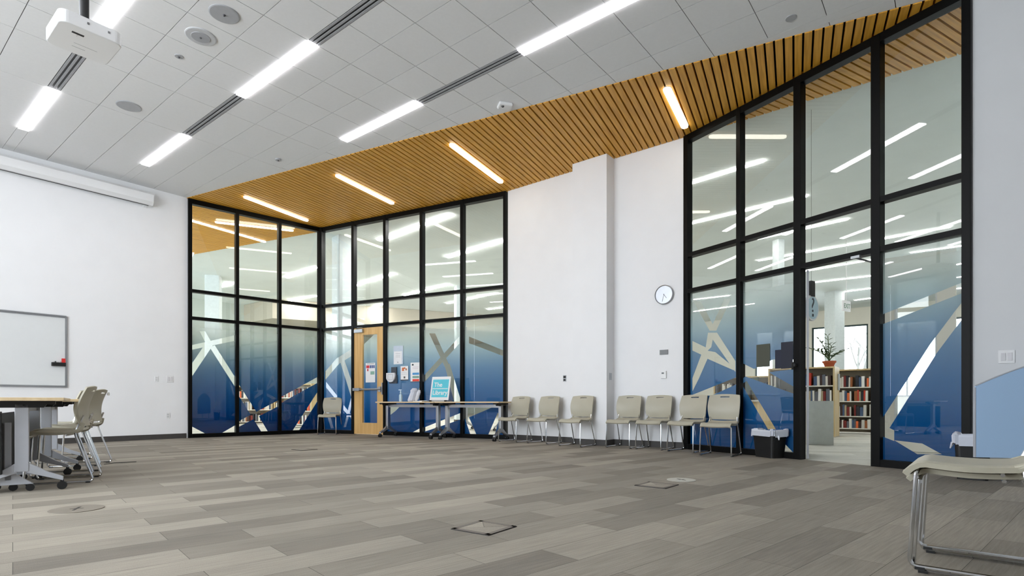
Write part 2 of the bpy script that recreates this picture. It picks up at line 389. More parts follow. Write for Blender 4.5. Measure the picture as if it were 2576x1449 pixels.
# pier standing proud of the back wall
u0, u1 = WW.u(1440, 0.27), WW.u(1526, 0.27)
pm = MB(); pm.prism([WW.p(u0, 0, 0.27), WW.p(u1, 0, 0.27), WW.p(u1, 0, 0.0), WW.p(u0, 0, 0.0)], (0, 0, ZC - 0.012)); tag(pm.build('wall_pier', M_WALL), kind='structure')
def base(name, A, B, side, th=0.012, h=0.102):
    mb = MB(); a = Vector((A.x, A.y, 0.0)); b_ = Vector((B.x, B.y, 0.0)); mb.prism([a, b_, b_ + side * th, a + side * th], (0, 0, h)); return tag(mb.build(name, M_BASE), kind='structure')
base('baseboard_left', P0 - CD * 0.03, RC(12.608, -4.1), WL.n)
base('baseboard_back_one', WW.p(0.04, 0), WW.p(u0, 0), WW.n)
base('baseboard_pier', WW.p(u0, 0, 0.27), WW.p(u1, 0, 0.27), WW.n)
base('baseboard_pier_side', WW.p(u1, 0, 0.282), WW.p(u1, 0, 0.0), WW.t)
base('baseboard_back_two', WW.p(u1 + 0.012, 0), WW.p(WW.L - 0.005, 0), WW.n)
base('baseboard_right', WX.p(0.05, 0), WX.p(3.3, 0), WX.n)

# ------------------------------------------------------------------ glazed walls
DEP = 0.12
def bar(mb, w, ua, ub, z0, z1, front=0.05, dep=DEP):
    mb.prism([w.p(ua, z0, front), w.p(ub, z0, front), w.p(ub, z0, front - dep), w.p(ua, z0, front - dep)], (0, 0, z1 - z0))
def film(w, ua, ub, z0, z1, holes, parent):
    polys = [[(ua, z0), (ub, z0), (ub, z1), (ua, z1)]]
    for h in holes:
        hp = [w.uz(x, y, -0.02) for x, y in h]
        # split concave outlines by trusting the author: all outlines are convex
        polys = subtract(polys, hp)
    mb = MB()
    for p in polys: mb.prism([w.p(u_, z_, -0.022) for u_, z_ in p], tuple(-w.n * 0.0008))
    return mb.build('frosted_film', M_FILM, parent)
def pane(w, ua, ub, z0, z1, parent):
    mb = MB(); mb.add([w.p(ua, z0, -0.01), w.p(ub, z0, -0.01), w.p(ub, z1, -0.01), w.p(ua, z1, -0.01)], [(0, 1, 2, 3)]); return mb.build('glass_pane', M_GLASS, parent)
def glazing(name, w, mull, names, skip=(), zt=ZC - 0.012, hw=0.034):
    root = tag(empty(name, tuple(w.p(w.L / 2, 0))), kind='structure'); inv = root.matrix_world
    root.matrix_world = Matrix.Translation(w.p(w.L / 2, 0))
    bpy.context.view_layer.update()
    def fix(o): o.matrix_parent_inverse = root.matrix_world.inverted(); return o
    for k, (ua, ub) in enumerate(mull):
        mb = MB(); bar(mb, w, ua, ub, 0, zt); fix(mb.build('mullion', M_BLACK, root, 0.004))
    for k in range(len(mull) - 1):
        a, b_ = mull[k][1], mull[k + 1][0]
        mb = MB(); bar(mb, w, a, b_, zt - 0.10, zt, 0.045); fix(mb.build('head_rail', M_BLACK, root))
        for z in (T1, T2):
            mb = MB(); bar(mb, w, a, b_, z - 0.032, z + 0.032, 0.045); fix(mb.build('transom', M_BLACK, root))
        fix(pane(w, a, b_, T1 + 0.032, zt - 0.1, root)); fix(pane(w, a, b_, T2 + 0.032, T1 - 0.032, root))
        if k in skip: continue
        mb = MB(); bar(mb, w, a, b_, 0, 0.085, 0.045); fix(mb.build('sill_rail', M_BLACK, root))
        fix(pane(w, a, b_, 0.085, T2 - 0.032, root))
        if names.get(k) is not None: fix(film(w, a, b_, 0.085, T2 - 0.032, names[k], root))
    return root
c3 = lambda *p: [(450 + x / 2.264, 480 + y / 2.264) for x, y in p]
c4 = lambda *p: [(780 + x / 2.264, 480 + y / 2.264) for x, y in p]
c6 = lambda *p: [(1700 + x / 2.415, 600 + y / 2.415) for x, y in p]
c7 = lambda *p: [(1980 + x / 2.414, 600 + y / 2.414) for x, y in p]
filmA = {0: [c3((60, 882), (330, 820), (330, 852), (60, 908)),
             c3((118, 800), (150, 800), (190, 870), (165, 890)),
             c3((165, 850), (200, 870), (60, 1080), (60, 1005)),
             c3((175, 890), (205, 880), (335, 1085), (335, 1140)),
             c3((60, 1335), (155, 1385), (60, 1385)), c3((235, 1385), (330, 1330), (330, 1385))],
         1: [c3((330, 1085), (430, 1240), (515, 1385), (478, 1385), (330, 1150)),
             c3((330, 1318), (575, 1188), (575, 1222), (330, 1350))],
         2: [c3((575, 1178), (800, 1055), (800, 1088), (575, 1212)),
             c3((635, 1385), (800, 1130), (800, 1180), (672, 1385))]}
filmB = {0: [c4((85, 1030), (150, 955), (165, 985), (85, 1078)), c4((150, 955), (245, 895), (245, 935), (165, 985)),
             c4((172, 975), (196, 965), (245, 1110), (245, 1210))],
         2: [c4((556, 1390), (640, 1345), (640, 1390)), c4((440, 1215), (515, 1225), (485, 1255), (440, 1290)),
             c4((590, 1190), (640, 1085), (640, 1135), (605, 1200))],
         3: [c4((678, 812), (712, 812), (795, 1000), (768, 1005)), c4((650, 1050), (850, 830), (850, 870), (650, 1090)),
             c4((765, 990), (795, 985), (860, 1200), (820, 1200)),
             c4((650, 1348), (865, 1262), (865, 1300), (650, 1372))],
         4: [c4((905, 830), (1110, 912), (1110, 945), (905, 868)), c4((880, 1235), (1040, 1232), (905, 1290), (880, 1300)),
             c4((880, 1290), (905, 1290), (950, 1395), (915, 1395)), c4((1068, 1265), (1085, 1265), (1050, 1395), (1012, 1395))]}
filmR = {0: [c6((105, 380), (150, 380), (245, 560), (205, 560)), c6((205, 560), (245, 560), (335, 365), (295, 365)),
             c6((195, 572), (250, 572), (362, 745), (362, 812)), c6((195, 572), (232, 572), (215, 660), (175, 700)),
             c6((100, 622), (195, 668), (185, 720), (100, 680)), c6((160, 690), (210, 690), (140, 850), (100, 930), (100, 850)),
             c6((185, 680), (240, 690), (362, 790), (350, 800), (180, 725)),
             c6((100, 950), (370, 842), (370, 885), (215, 955))],
         1: [c6((400, 755), (480, 795), (400, 855)), c6((440, 795), (525, 790), (724, 905), (735, 950), (400, 830)),
             c6((470, 795), (590, 735), (735, 735), (735, 790), (525, 818)),
             c6((400, 885), (430, 865), (608, 1160), (560, 1160)), c6((640, 1225), (730, 1318), (655, 1318))],
         3: [c7((560, 468), (1105, 250), (1105, 315), (560, 528)), c7((1020, 440), (1105, 330), (1105, 445), (1070, 480)),
             c7((1020, 440), (1070, 480), (905, 700), (870, 640)), c7((870, 640), (905, 700), (615, 1160), (560, 1120)),
             c7((560, 1120), (650, 1165), (650, 1230), (560, 1195)), c7((650, 1225), (820, 1245), (940, 1310), (790, 1310))]}
hw = 0.034
uA = [WA.u(x) for x in (596, 703)]
gA = glazing('window_1', WA, [(0.0, 0.075)] + [(u - hw, u + hw) for u in uA] + [(WA.L - 0.075, WA.L - 0.0)], filmA)
uB = [WB.u(x) for x in (890, 970, 1062, 1164)]
gB = glazing('window_2', WB, [(0.0, 0.075)] + [(u - hw * 1.1, u + hw * 1.1) for u in uB] + [(WB.L - 0.06, WB.L)], filmB, skip=(1,))
uR = [WR.u(x) for x in (1862, 2010, 2207)]
gR = glazing('window_3', WR, [(0.0, 0.085)] + [(uR[0] - 0.035, uR[0] + 0.035), (uR[1] - 0.05, uR[1] + 0.05), (uR[2] - 0.05, uR[2] + 0.05)] + [(WR.L - 0.08, WR.L)], filmR, skip=(2,))
cp = MB(); cp.lathe([(0.085, 0), (0.085, ZC - 0.012)], 4, Matrix.Translation(AB - Vector((0, 0.02, 0))) @ Matrix.Rotation(0.55, 4, 'Z')); tag(cp.build('trim_1', M_BLACK), kind='structure')

# ------------------------------------------------------------------ wooden door in the glazed wall
def wt(w, x, y, off=0.0): return w.uz(x, y, off)
d0, d1 = uB[0] + hw * 1.1 + 0.004, uB[1] - hw * 1.1 - 0.004
dz1 = T2 - 0.036
dr = tag(empty('door_1', tuple(WB.p(d0, 0))), kind='structure'); bpy.context.view_layer.update()
def into(o, root): bpy.context.view_layer.update(); o.matrix_parent_inverse = root.matrix_world.inverted(); return o
g0, zt_ = wt(WB, 914, 846); g1, zb_ = wt(WB, 951, 1064)
zt_, zb_ = 2.33, 0.27
leaf = MB()
bar(leaf, WB, d0, g0, 0.008, dz1, 0.03, 0.045); bar(leaf, WB, g1, d1, 0.008, dz1, 0.03, 0.045); bar(leaf, WB, g0, g1, 0.008, zb_, 0.03, 0.045); bar(leaf, WB, g0, g1, zt_, dz1, 0.03, 0.045)
into(leaf.build('door_leaf', M_DOOR, dr), dr)
into(pane(WB, g0, g1, zb_, zt_, dr), dr); into(film(WB, g0, g1, zb_, zt_, [c4((295, 820), (362, 820), (295, 885))], dr), dr)
pb = MB(); pb.tube([WB.p(d0 + 0.03, 1.05, 0.085), WB.p(d1 - 0.03, 1.05, 0.085)], 0.024, 10)
bar(pb, WB, d0 + 0.02, d0 + 0.22, 1.02, 1.085, 0.11, 0.08); bar(pb, WB, d1 - 0.10, d1 - 0.03, 0.99, 1.11, 0.10, 0.07)
bar(pb, WB, d1 - 0.035, d1 - 0.005, 0.93, 1.20, 0.06, 0.03)
o = into(pb.build('push_bar', M_SILVER, dr), dr); o['label'] = 'silver push bar'
cb = MB(); bar(cb, WB, d0 + 0.04, d0 + 0.30, 2.385, 2.46, 0.085, 0.055); o = into(cb.build('closer', M_SILVER, dr), dr); o['label'] = 'silver closer box'; clo = o
ca = MB(); ca.tube([WB.p(d0 + 0.10, 2.475, 0.07), WB.p(d0 + 0.34, 2.49, 0.12), WB.p(d0 + 0.12, 2.505, 0.06)], 0.008, 6); ao = ca.build('closer_arm', M_SILVER, clo)
# open glazed door of the right wall, swung into the library
o0 = uR[1] + 0.055
od = tag(empty('door_2', tuple(WR.p(o0, 0))), kind='structure')
hp_ = WR.p(o0 + 0.015, 0, -0.08); ow = Wall(hp_, hp_ + hp_.normalized() * 1.0)
fr = MB()
for a, b_, z0, z1 in ((0, 0.07, 0.01, T2 - 0.04), (0.93, 1.0, 0.01, T2 - 0.04), (0.07, 0.93, 0.01, 0.12), (0.07, 0.93, T2 - 0.12, T2 - 0.04)):
    fr.prism([ow.p(a, z0, 0.014), ow.p(b_, z0, 0.014), ow.p(b_, z0, -0.014), ow.p(a, z0, -0.014)], (0, 0, z1 - z0))
into(fr.build('door_frame', M_SILVER, od), od)
pm_ = MB(); pm_.add([ow.p(0.07, 0.12), ow.p(0.93, 0.12), ow.p(0.93, T2 - 0.12), ow.p(0.07, T2 - 0.12)], [(0, 1, 2, 3)]); into(pm_.build('glass_pane', M_GLASS, od), od)
dh = MB(); dh.tube([WR.p(uR[1] - 0.01, 1.24, 0.05), WR.p(uR[1] - 0.01, 1.24, 0.10)], 0.02, 10); dh.tube([WR.p(uR[1] - 0.03, 1.28, 0.10), WR.p(uR[1] - 0.03, 1.18, 0.10)], 0.012, 8); into(dh.build('lock_handle', M_BLKP, od), od)
dc = MB(); uc = WR.u(2168); dc.box((-0.05, 0, -0.0), (0.05, 0.03, 0.05), wframe(WR, uc - 0.03, T2 - 0.06, 0.045)); dc.tube([WR.p(uc - 0.04, T2 - 0.05, 0.07), WR.p(uc + 0.10, T2 - 0.12, -0.2)], 0.012, 6); o = into(dc.build('closer_arm', M_SILVER, od), od)

# ------------------------------------------------------------------ chairs
def arc(pts, r=0.05, n=4):                 # round the inner corners of a polyline
    P = [Vector(p) for p in pts]; out = [P[0]]
    for i in range(1, len(P) - 1):
        a = P[i] + (P[i - 1] - P[i]).normalized() * min(r, (P[i - 1] - P[i]).length * 0.45); b_ = P[i] + (P[i + 1] - P[i]).normalized() * min(r, (P[i + 1] - P[i]).length * 0.45)
        for k in range(n + 1):
            t = k / n; out.append((a * (1 - t) + P[i] * t) * (1 - t) + (P[i] * (1 - t) + b_ * t) * t)
    out.append(P[-1]); return out
def make_chair():
    root = empty('stacking_chair')
    def seat_fn(u, v):                      # u across, v from rear to front
        x = (u - 0.5) * 2; y = -0.20 + 0.43 * v
        w = 0.225 - 0.02 * abs(v - 0.5) * 2
        z = 0.445 + 0.012 * x * x - 0.014 * math.sin(math.pi * min(1, v * 1.1))
        if v > 0.80: z -= 0.055 * ((v - 0.80) / 0.2) ** 2
        if v < 0.12: z += 0.02 * ((0.12 - v) / 0.12)
        if abs(x) > 0.85: z -= 0.012 * (abs(x) - 0.85) / 0.15
        return Vector((x * w, y, z + 0.02))
    sb = MB(); sb.sheet(seat_fn, 16, 16, -0.022); sb.build('seat', M_BEIGE, root)
    def back_fn(u, v):                      # v from bottom to top
        x = (u - 0.5) * 2
        w = 0.19 + 0.035 * math.sin(math.pi * (v * 0.7 + 0.1))
        z = 0.50 + 0.355 * v + (0.016 * (1 - x * x) if v > 0.6 else 0) * (v - 0.6) / 0.4
        y = -0.195 - 0.065 * v ** 1.3 + 0.045 * math.sin(math.pi * v) * 0.8 + 0.035 * x * x * (0.4 + 0.6 * v) - 0.02
        return Vector((x * w, y, z))
    bb_ = MB(); bb_.sheet(back_fn, 20, 24, 0.014, lambda i, j: not (7 <= i <= 12 and j == 21)); bb_.build('backrest', M_BEIGE, root)
    for s in (-1, 1): jb = MB(); jb.tube(arc([(s * 0.18, -0.215, 0.53), (s * 0.195, -0.20, 0.47), (s * 0.19, -0.14, 0.45)], 0.03), [0.02] * 5 + [0.02, 0.018], 8); jb.build('back_bracket', M_BEIGE, root)
    for s in (-1, 1):
        lb = MB(); lb.tube(arc([(s * 0.10, 0.17, 0.425), (s * 0.205, 0.18, 0.425), (s * 0.215, 0.205, 0.012), (s * 0.215, -0.305, 0.012), (s * 0.20, -0.160, 0.44), (s * 0.18, -0.225, 0.60)], 0.035), 0.0095, 8)
        lg_ = lb.build('leg_frame', M_CHROME, root)
        for y0 in (0.15, -0.28): fb = MB(); fb.box((s * 0.215 - 0.012, y0, 0.0), (s * 0.215 + 0.012, y0 + 0.035, 0.012)); fb.build('glide', M_BLKP, lg_)
    cb_ = MB(); cb_.tube([(-0.205, -0.10, 0.425), (0.205, -0.10, 0.425)], 0.008, 8); cb_.build('under_seat_bar', M_CHROME, root)
    return root
chair0 = make_chair(); index_kids(chair0); first = [True]
def chair(x, y, fwd, label, group, z=0.0, sz=1.0):
    c = chair0 if first[0] else copy_tree(chair0); first[0] = False
    f = Vector((fwd[0], fwd[1], 0)).normalized()
    c.location = (x, y, z); c.rotation_euler = (0, 0, math.atan2(-f.x, f.y)); c.scale = (1, 1, sz)
    tag(c, label, 'chair', group); return c
def chair_from_front(pa, pb, fwd, label, group):  # floor points of the two front feet
    m = (pa + pb) / 2; f = Vector((fwd[0], fwd[1], 0)).normalized(); o = m - f * 0.205
    return chair(o.x, o.y, f, label, group)
G1 = 'beige chairs lined up along the white wall'
fw = (-CD.x, -CD.y)
def nearwall(xp, off):                     # chair centre on the line `off` in front of the back wall
    return WW.p(WW.u(xp, off), 0, off)
wall_chairs = [
    (1275.5, 0.60, 'beige stacking chair beside the far table end, first along the white wall'),
    (1349, 0.60, 'beige stacking chair under the small dark outlet, middle of three left of the pier'),
    (1432, 0.80, 'beige stacking chair directly in front of the wall pier, against its left half'),
    (1553, 0.55, 'beige stacking chair just right of the pier, left of the chair below the thermostat'),
    (1630, 0.55, 'beige stacking chair standing under the thermostat and grey wall plate')]
for xp, off, lb in wall_chairs:
    p = nearwall(xp, off); o = p - Vector((fw[0], fw[1], 0)) * 0.205; chair(o.x, o.y, fw, lb, G1)
p = nearwall(1710, 0.66); f6 = Vector((-0.72, -0.69, 0)).normalized(); o = p - f6 * 0.205
chair(o.x, o.y, f6, 'beige stacking chair where white wall meets glass, left one of the overlapping pair', G1)
p = FL(1799, 1148); fr_ = (-0.60, -0.80); o = p - Vector((fr_[0], fr_[1], 0)).normalized() * 0.205
chair(o.x, o.y, fr_, 'beige stacking chair before the blue glass, right one of the pair near the wastebasket', G1)
chair(-4.32, 13.15, (0.0, -1), 'lone beige stacking chair in the far glass corner left of the wooden door', None)
# two stacked at the right edge of the photo
sf = Vector((-0.76, 0.65, 0)).normalized(); mid = Vector((1.92, 2.63, 0)); oo = mid - sf * 0.205
chair(oo.x, oo.y, sf, 'nearest beige chair cut off by the right edge, lower of the two stacked', 'two stacked chairs close to the camera')
o2 = oo + sf * 0.0 + Vector((-0.055, -0.055, 0))
chair(o2.x, o2.y, sf, 'nearest beige chair cut off by the right edge, upper of the two stacked', 'two stacked chairs close to the camera', z=0.032)

# ------------------------------------------------------------------ folding tables
def table(name, center, lvec, length, width, label, group, ztop=0.74, foot=0.27, legm=None, topm=None, inset=0.17, modesty=True):
    legm = legm or M_GREYP; t = empty(name, center, math.atan2(lvec[1], lvec[0])); tag(t, label, 'table', group)
    hl, hwid = length / 2, width / 2
    mb = MB(); mb.box((-hl, -hwid, ztop - 0.028), (hl, hwid, ztop)); mb.build('tabletop', topm or M_TOP, t, 0.003)
    for s in (-1, 1):
        x = s * (hl - inset)
        lg = MB(); lg.prism([(x - 0.03, -0.045, 0.17), (x + 0.03, -0.045, 0.17), (x + 0.03, 0.045, 0.17), (x - 0.03, 0.045, 0.17)], (0, 0, ztop - 0.035 - 0.17))
        for d in (-1, 1):
            lg.prism([(x - 0.025, d * 0.03, 0.25), (x - 0.025, d * 0.03, 0.16), (x - 0.025, d * foot, 0.075), (x - 0.025, d * foot, 0.11), (x - 0.025, d * (foot - 0.10), 0.155)], (0.05, 0, 0))
        lg_ = lg.build('leg', legm, t, 0.004)
        for d in (-1, 1):
            cs = MB(); Mx = Matrix.Translation((x, d * foot * 0.97, 0.035)) @ Matrix.Rotation(math.pi / 2, 4, 'Y')
            cs.lathe([(0.035, -0.03), (0.035, -0.006), (0.02, -0.004), (0.02, 0.004), (0.035, 0.006), (0.035, 0.03)], 16, Mx); cs.box((x - 0.012, d * foot * 0.97 - 0.012, 0.03), (x + 0.012, d * foot * 0.97 + 0.012, 0.085)); cs.build('caster', M_BLKP, lg_)
        br = MB(); br.box((x - 0.04, -hwid * 0.78, ztop - 0.058), (x + 0.04, hwid * 0.78, ztop - 0.029)); br.prism([(x - 0.03, -0.16, ztop - 0.058), (x - 0.03, 0.16, ztop - 0.058), (x - 0.03, 0.14, ztop - 0.085), (x - 0.03, -0.14, ztop - 0.085)], (0.06, 0, 0)); br.build('top_bracket', M_BLKP, t)
    bm_ = MB(); bm_.box((-hl + inset, -0.02, ztop - 0.12), (hl - inset, 0.02, ztop - 0.06)); bm_.build('beam', legm, t)
    return t
LV = Vector((-0.60, 0.80, 0)); WV = Vector((0.80, 0.60, 0))
tc = Vector((-4.40, 5.16, 0))
table('flip_top_table', tc - WV * 0.07, (LV.x, LV.y), 1.5, 0.56, 'nearer light wood folding table on grey T legs by the whiteboard wall', 'tables near the whiteboard', 0.79, legm=M_GREYP)
table('flip_top_table', tc + LV * 1.56, (LV.x, LV.y), 1.5, 0.56, 'farther light wood folding table behind the first, lined by chairs', 'tables near the whiteboard', 0.785, legm=M_GREYP)
fdw = -WV
G2 = 'beige chairs pushed up to the tables by the whiteboard'
for (x, y, f, lb) in [(-4.30, 5.26, (-0.88, -0.47), 'nearest beige chair at the left tables, its back against the table corner'),
                      (-4.66, 5.74, (-0.88, -0.47), 'second beige chair at the left tables, tucked close behind the nearest one'),
                      (-5.20, 6.62, (-0.93, -0.36), 'beige chair pulled out farthest to the right of the tables, white sticker on its back'),
                      (-5.72, 7.02, (-0.88, -0.47), 'beige chair fourth in the row at the left tables'),
                      (-6.22, 7.65, (-0.88, -0.47), 'beige chair farthest along the row at the left tables')]:
    c = chair(x, y, f, lb, G2, sz=1.045)
    if 'sticker' in lb:
        st = MB(); st.box((0.10, -0.292, 0.80), (0.17, -0.283, 0.835)); s_ = st.build('sticker', M_PAPER, c)
        s_['label'] = 'small white sticker'
cbp = [FL(262, 1168, 0.004), FL(286, 1164.5, 0.004), FL(318, 1163, 0.004), FL(343, 1161.5, 0.004)]
mb = MB(); mb.tube(cbp, 0.004, 6); tag(mb.build('floor_cable', M_BLKP), 'thin dark cable on the carpet running right from the stickered chair', 'cable')
# nested folded tables: dark tops standing upright behind the first leg
def nested(center, lvec, label):
    t = empty('folded_table', center, math.atan2(lvec[1], lvec[0])); tag(t, label, 'table', 'folded tables stored under the first table')
    mb = MB(); mb.box((-0.55, -0.012, 0.16), (0.55, 0.012, 0.66)); mb.build('tabletop', M_BLKP, t, 0.004)
    for s in (-1, 1):
        lg = MB(); lg.box((s * 0.42 - 0.02, -0.06, 0.10), (s * 0.42 + 0.02, -0.02, 0.58)); lg.prism([(s * 0.42 - 0.02, -0.20, 0.06), (s * 0.42 - 0.02, 0.20, 0.06), (s * 0.42 - 0.02, 0.04, 0.16), (s * 0.42 - 0.02, -0.07, 0.16)], (0.04, 0, 0)); lg_ = lg.build('leg', M_GREYP, t)
        for d in (-1, 1):
            cs = MB(); cs.lathe([(0.03, -0.02), (0.03, 0.02)], 14, Matrix.Translation((s * 0.42, d * 0.18, 0.03)) @ Matrix.Rotation(math.pi / 2, 4, 'Y')); cs.box((s * 0.42 - 0.01, d * 0.18 - 0.01, 0.03), (s * 0.42 + 0.01, d * 0.18 + 0.01, 0.07)); cs.build('caster', M_BLKP, lg_)
    return t
for k, lb in enumerate(('black folded table under the first table, nearest the room', 'black folded table under the first table, middle one', 'black folded table under the first table, nearest the wall')):
    q = tc - WV * (0.20 + 0.115 * k) + LV * (-0.12 + 0.08 * k); nested((q.x - 0.0, q.y, 0), (LV.x, LV.y), lb)
cq = tc - WV * 0.62 + LV * 0.9
chair(cq.x, cq.y, (0.80, 0.60), 'beige chair on the wall side of the left tables, mostly hidden behind the table leg', None, sz=1.0)

# far tables in front of the glass
uo = 0.42
ta, tm_, te = WB.u(967, uo), WB.u(1113, uo), WB.u(1274, uo)
tb1 = WB.p((ta + tm_) / 2, 0, uo); tb2 = WB.p((tm_ + te) / 2, 0, uo)
lv = WB.t
table('folding_table', tb1, (lv.x, lv.y), tm_ - ta - 0.01, 0.6, 'light wood folding table by the wooden door, holding supplies and the poster stand', 'two tables against the far glass', 0.765, legm=M_SILVER, inset=0.10)
table('folding_table', tb2, (lv.x, lv.y), te - tm_ - 0.01, 0.6, 'empty light wood folding table by the far glass, beside the first wall chair', 'two tables against the far glass', 0.765, legm=M_SILVER, inset=0.12)
ZT = 0.765
# poster stand
up_, _ = WB.uz(1107, 980, uo - 0.02); pp = WB.p(up_, ZT + 0.03, uo + 0.02)
Mp = wframe(WB, up_, ZT + 0.03, uo + 0.02) @ Matrix.Rotation(-0.20, 4, 'X')
ps = empty('poster_stand', tuple(WB.p(up_, ZT, uo))); tag(ps, 'white tabletop sign with a turquoise panel reading The Library', 'sign'); bpy.context.view_layer.update()
mb = MB(); mb.box((-0.235, 0, -0.006), (0.235, 0.50, 0.004), Mp); into(mb.build('board', M_WHITE, ps), ps)
mb = MB(); mb.box((-0.20, 0.06, 0.004), (0.20, 0.44, 0.006), Mp); o = into(mb.build('printed_panel', C((88, 196, 214)), ps), ps); o['label'] = 'turquoise panel'
mb = MB(); text_mb(mb, 'The', 0.13, Mp @ Matrix.Translation((-0.16, 0.285, 0.007)), bold=0.002); text_mb(mb, 'Library', 0.13, Mp @ Matrix.Translation((-0.18, 0.115, 0.007)), bold=0.002); mb.box((-0.19, 0.235, 0.006), (0.19, 0.25, 0.007), Mp); o = into(mb.build('lettering', M_WHITE, ps), ps); o['label'] = 'white lettering reading The Library'
mb = MB(); bx = wframe(WB, up_, ZT, uo); mb.box((-0.17, 0, -0.16), (0.21, 0.03, 0.06), bx); mb.box((-0.02, 0.03, -0.13), (0.02, 0.34, -0.11), bx); into(mb.build('stand_foot', M_SILVER, ps), ps)
mb = MB()
for dx in (-0.18, 0.20): mb.lathe([(0.022, 0), (0.03, 0.015), (0.022, 0.03)], 12, Matrix.Translation(WB.p(up_ + dx, ZT, uo + 0.08)))
into(mb.build('stand_knob', M_BLKP, ps), ps)
# bottle
ub_, _ = WB.uz(1008, 990, uo); bt = empty('spray_bottle', tuple(WB.p(ub_, ZT, uo))); tag(bt, 'small clear pump bottle on the far table near the wooden door', 'bottle')
mb = MB(); mb.lathe([(0.035, 0), (0.038, 0.01), (0.038, 0.14), (0.015, 0.17), (0.015, 0.19)], 14); mb.build('body', C((180, 205, 220), 0.15), bt)
mb = MB(); mb.lathe([(0.018, 0.19), (0.018, 0.215), (0.006, 0.22), (0.006, 0.25)], 12); mb.box((-0.045, -0.008, 0.245), (0.02, 0.008, 0.262)); mb.build('pump', C((210, 230, 240), 0.3), bt)
# tissue/wipes pouch pile
uw_, _ = WB.uz(1030, 990, uo); pw = empty('wipes_pack', tuple(WB.p(uw_, ZT, uo - 0.05)), 0.2); tag(pw, 'tall white plastic wipes pack leaning on the far table beside the pump bottle', 'wipes pack')
def pouch(u, v):
    a = u * 2 * math.pi; r = 0.075 * (1 + 0.18 * math.sin(3 * a + v * 5)); return Vector((r * math.cos(a) + 0.07 * v, 0.6 * r * math.sin(a), 0.001 + 0.33 * v))
mb = MB(); mb.lathe([(0.06, 0), (0.085, 0.03), (0.08, 0.10), (0.07, 0.2), (0.085, 0.24), (0.05, 0.29)], 9, Matrix.Shear('XY', 4, (0.28, 0.0)), 1, 0.6); mb.build('pack_body', C((205, 210, 224)), pw)
mb = MB(); mb.lathe([(0.03, 0.02), (0.05, 0.06), (0.05, 0.2), (0.025, 0.25)], 8, Matrix.Translation((0.10, 0.0, 0.0)) @ Matrix.Shear('XY', 4, (0.3, 0.0)), 1, 0.6); mb.build('flap', C((225, 228, 236)), pw)
us_, _ = WB.uz(1062, 1007, uo); mb = MB(); Ms = frame(WB.p(us_, ZT, uo + 0.05), WB.t); mb.box((-0.13, -0.10, 0), (0.10, 0.10, 0.012), Ms); mb.box((0.02, -0.08, 0.012), (0.22, 0.10, 0.02), Ms); tag(mb.build('paper_stack', M_PAPER), 'low stack of loose white papers on the far table left of the poster stand', 'papers')

# ------------------------------------------------------------------ papers on the glass
def sheetpaper(name, w, px, label, cat='poster', marks=(), back=None, m=None, group=None, off=0.004):
    (xa, ya), (xb, yb) = px; u0_, z1_ = w.uz(xa, ya, off); u1_, _ = w.uz(xb, ya, off); _, z0_ = w.uz((xa + xb) / 2, yb, off); _, z1_ = w.uz((xa + xb) / 2, ya, off)
    root = empty(name, tuple(w.p((u0_ + u1_) / 2, z0_, off))); tag(root, label, cat, group)
    W_ = abs(u1_ - u0_); H_ = z1_ - z0_; M = wframe(w, (u0_ + u1_) / 2, z0_, off)
    root.matrix_world = M
    mb = MB(); mb.box((-W_ / 2, 0, 0), (W_ / 2, H_, 0.002)); mb.build('sheet', m or M_PAPER, root)
    for k, (x0, y0, x1, y1, rgb) in enumerate(marks):
        q = MB(); q.box(((x0 - 0.5) * W_, (1 - y1) * H_, 0.002), ((x1 - 0.5) * W_, (1 - y0) * H_, 0.0028)); q.build('printed_block', C(rgb), root)
    return root
sheetpaper('flyer', WB, ((920, 913), (944, 962)), 'white flyer with red and blue blocks on the wooden door glass', marks=[(0.06, 0.12, 0.40, 0.27, (214, 60, 70)), (0.44, 0.12, 0.60, 0.27, (60, 84, 140)), (0.64, 0.12, 0.76, 0.27, (60, 84, 140)), (0.8, 0.12, 0.94, 0.27, (60, 84, 140)), (0.15, 0.3, 0.30, 0.42, (200, 80, 80)), (0.5, 0.43, 0.92, 0.6, (140, 178, 160)), (0.12, 0.03, 0.88, 0.06, (170, 170, 170))], off=0.0)
sheetpaper('flyer', WB, ((990, 870), (1014, 916)), 'pale blue sheet with a white letter taped highest on the far glass', marks=[(0.05, 0.30, 0.88, 1.0, (238, 238, 240)), (0.2, 0.42, 0.72, 0.44, (170, 170, 180)), (0.2, 0.52, 0.72, 0.54, (190, 190, 196)), (0.2, 0.60, 0.72, 0.62, (190, 190, 196)), (0.42, 0.86, 0.5, 0.94, (40, 40, 44))], m=C((196, 208, 222)))
sheetpaper('flyer', WB, ((1008, 921), (1027, 957)), 'white card with an orange drawing, middle one on the far glass', marks=[(0.18, 0.10, 0.45, 0.34, (206, 116, 70)), (0.45, 0.08, 0.62, 0.2, (206, 116, 70)), (0.62, 0.16, 0.84, 0.3, (190, 130, 100)), (0.1, 0.42, 0.8, 0.44, (190, 190, 196)), (0.1, 0.55, 0.85, 0.57, (190, 190, 196)), (0.4, 0.72, 0.62, 0.86, (90, 90, 90)), (0.0, 0.94, 1.0, 1.0, (50, 56, 66))])
sheetpaper('flyer', WB, ((1033, 912), (1057, 961)), 'large white notice with blue, green and red bars on the far glass', marks=[(0.14, 0.07, 0.32, 0.15, (30, 50, 54)), (0.2, 0.52, 0.9, 0.63, (80, 150, 205)), (0.2, 0.69, 0.9, 0.80, (130, 165, 150)), (0.2, 0.85, 0.9, 0.96, (228, 62, 40)), (0.2, 0.22, 0.85, 0.24, (214, 196, 206)), (0.2, 0.3, 0.8, 0.32, (214, 196, 206)), (0.0, 0.97, 1.0, 1.0, (50, 56, 66))])
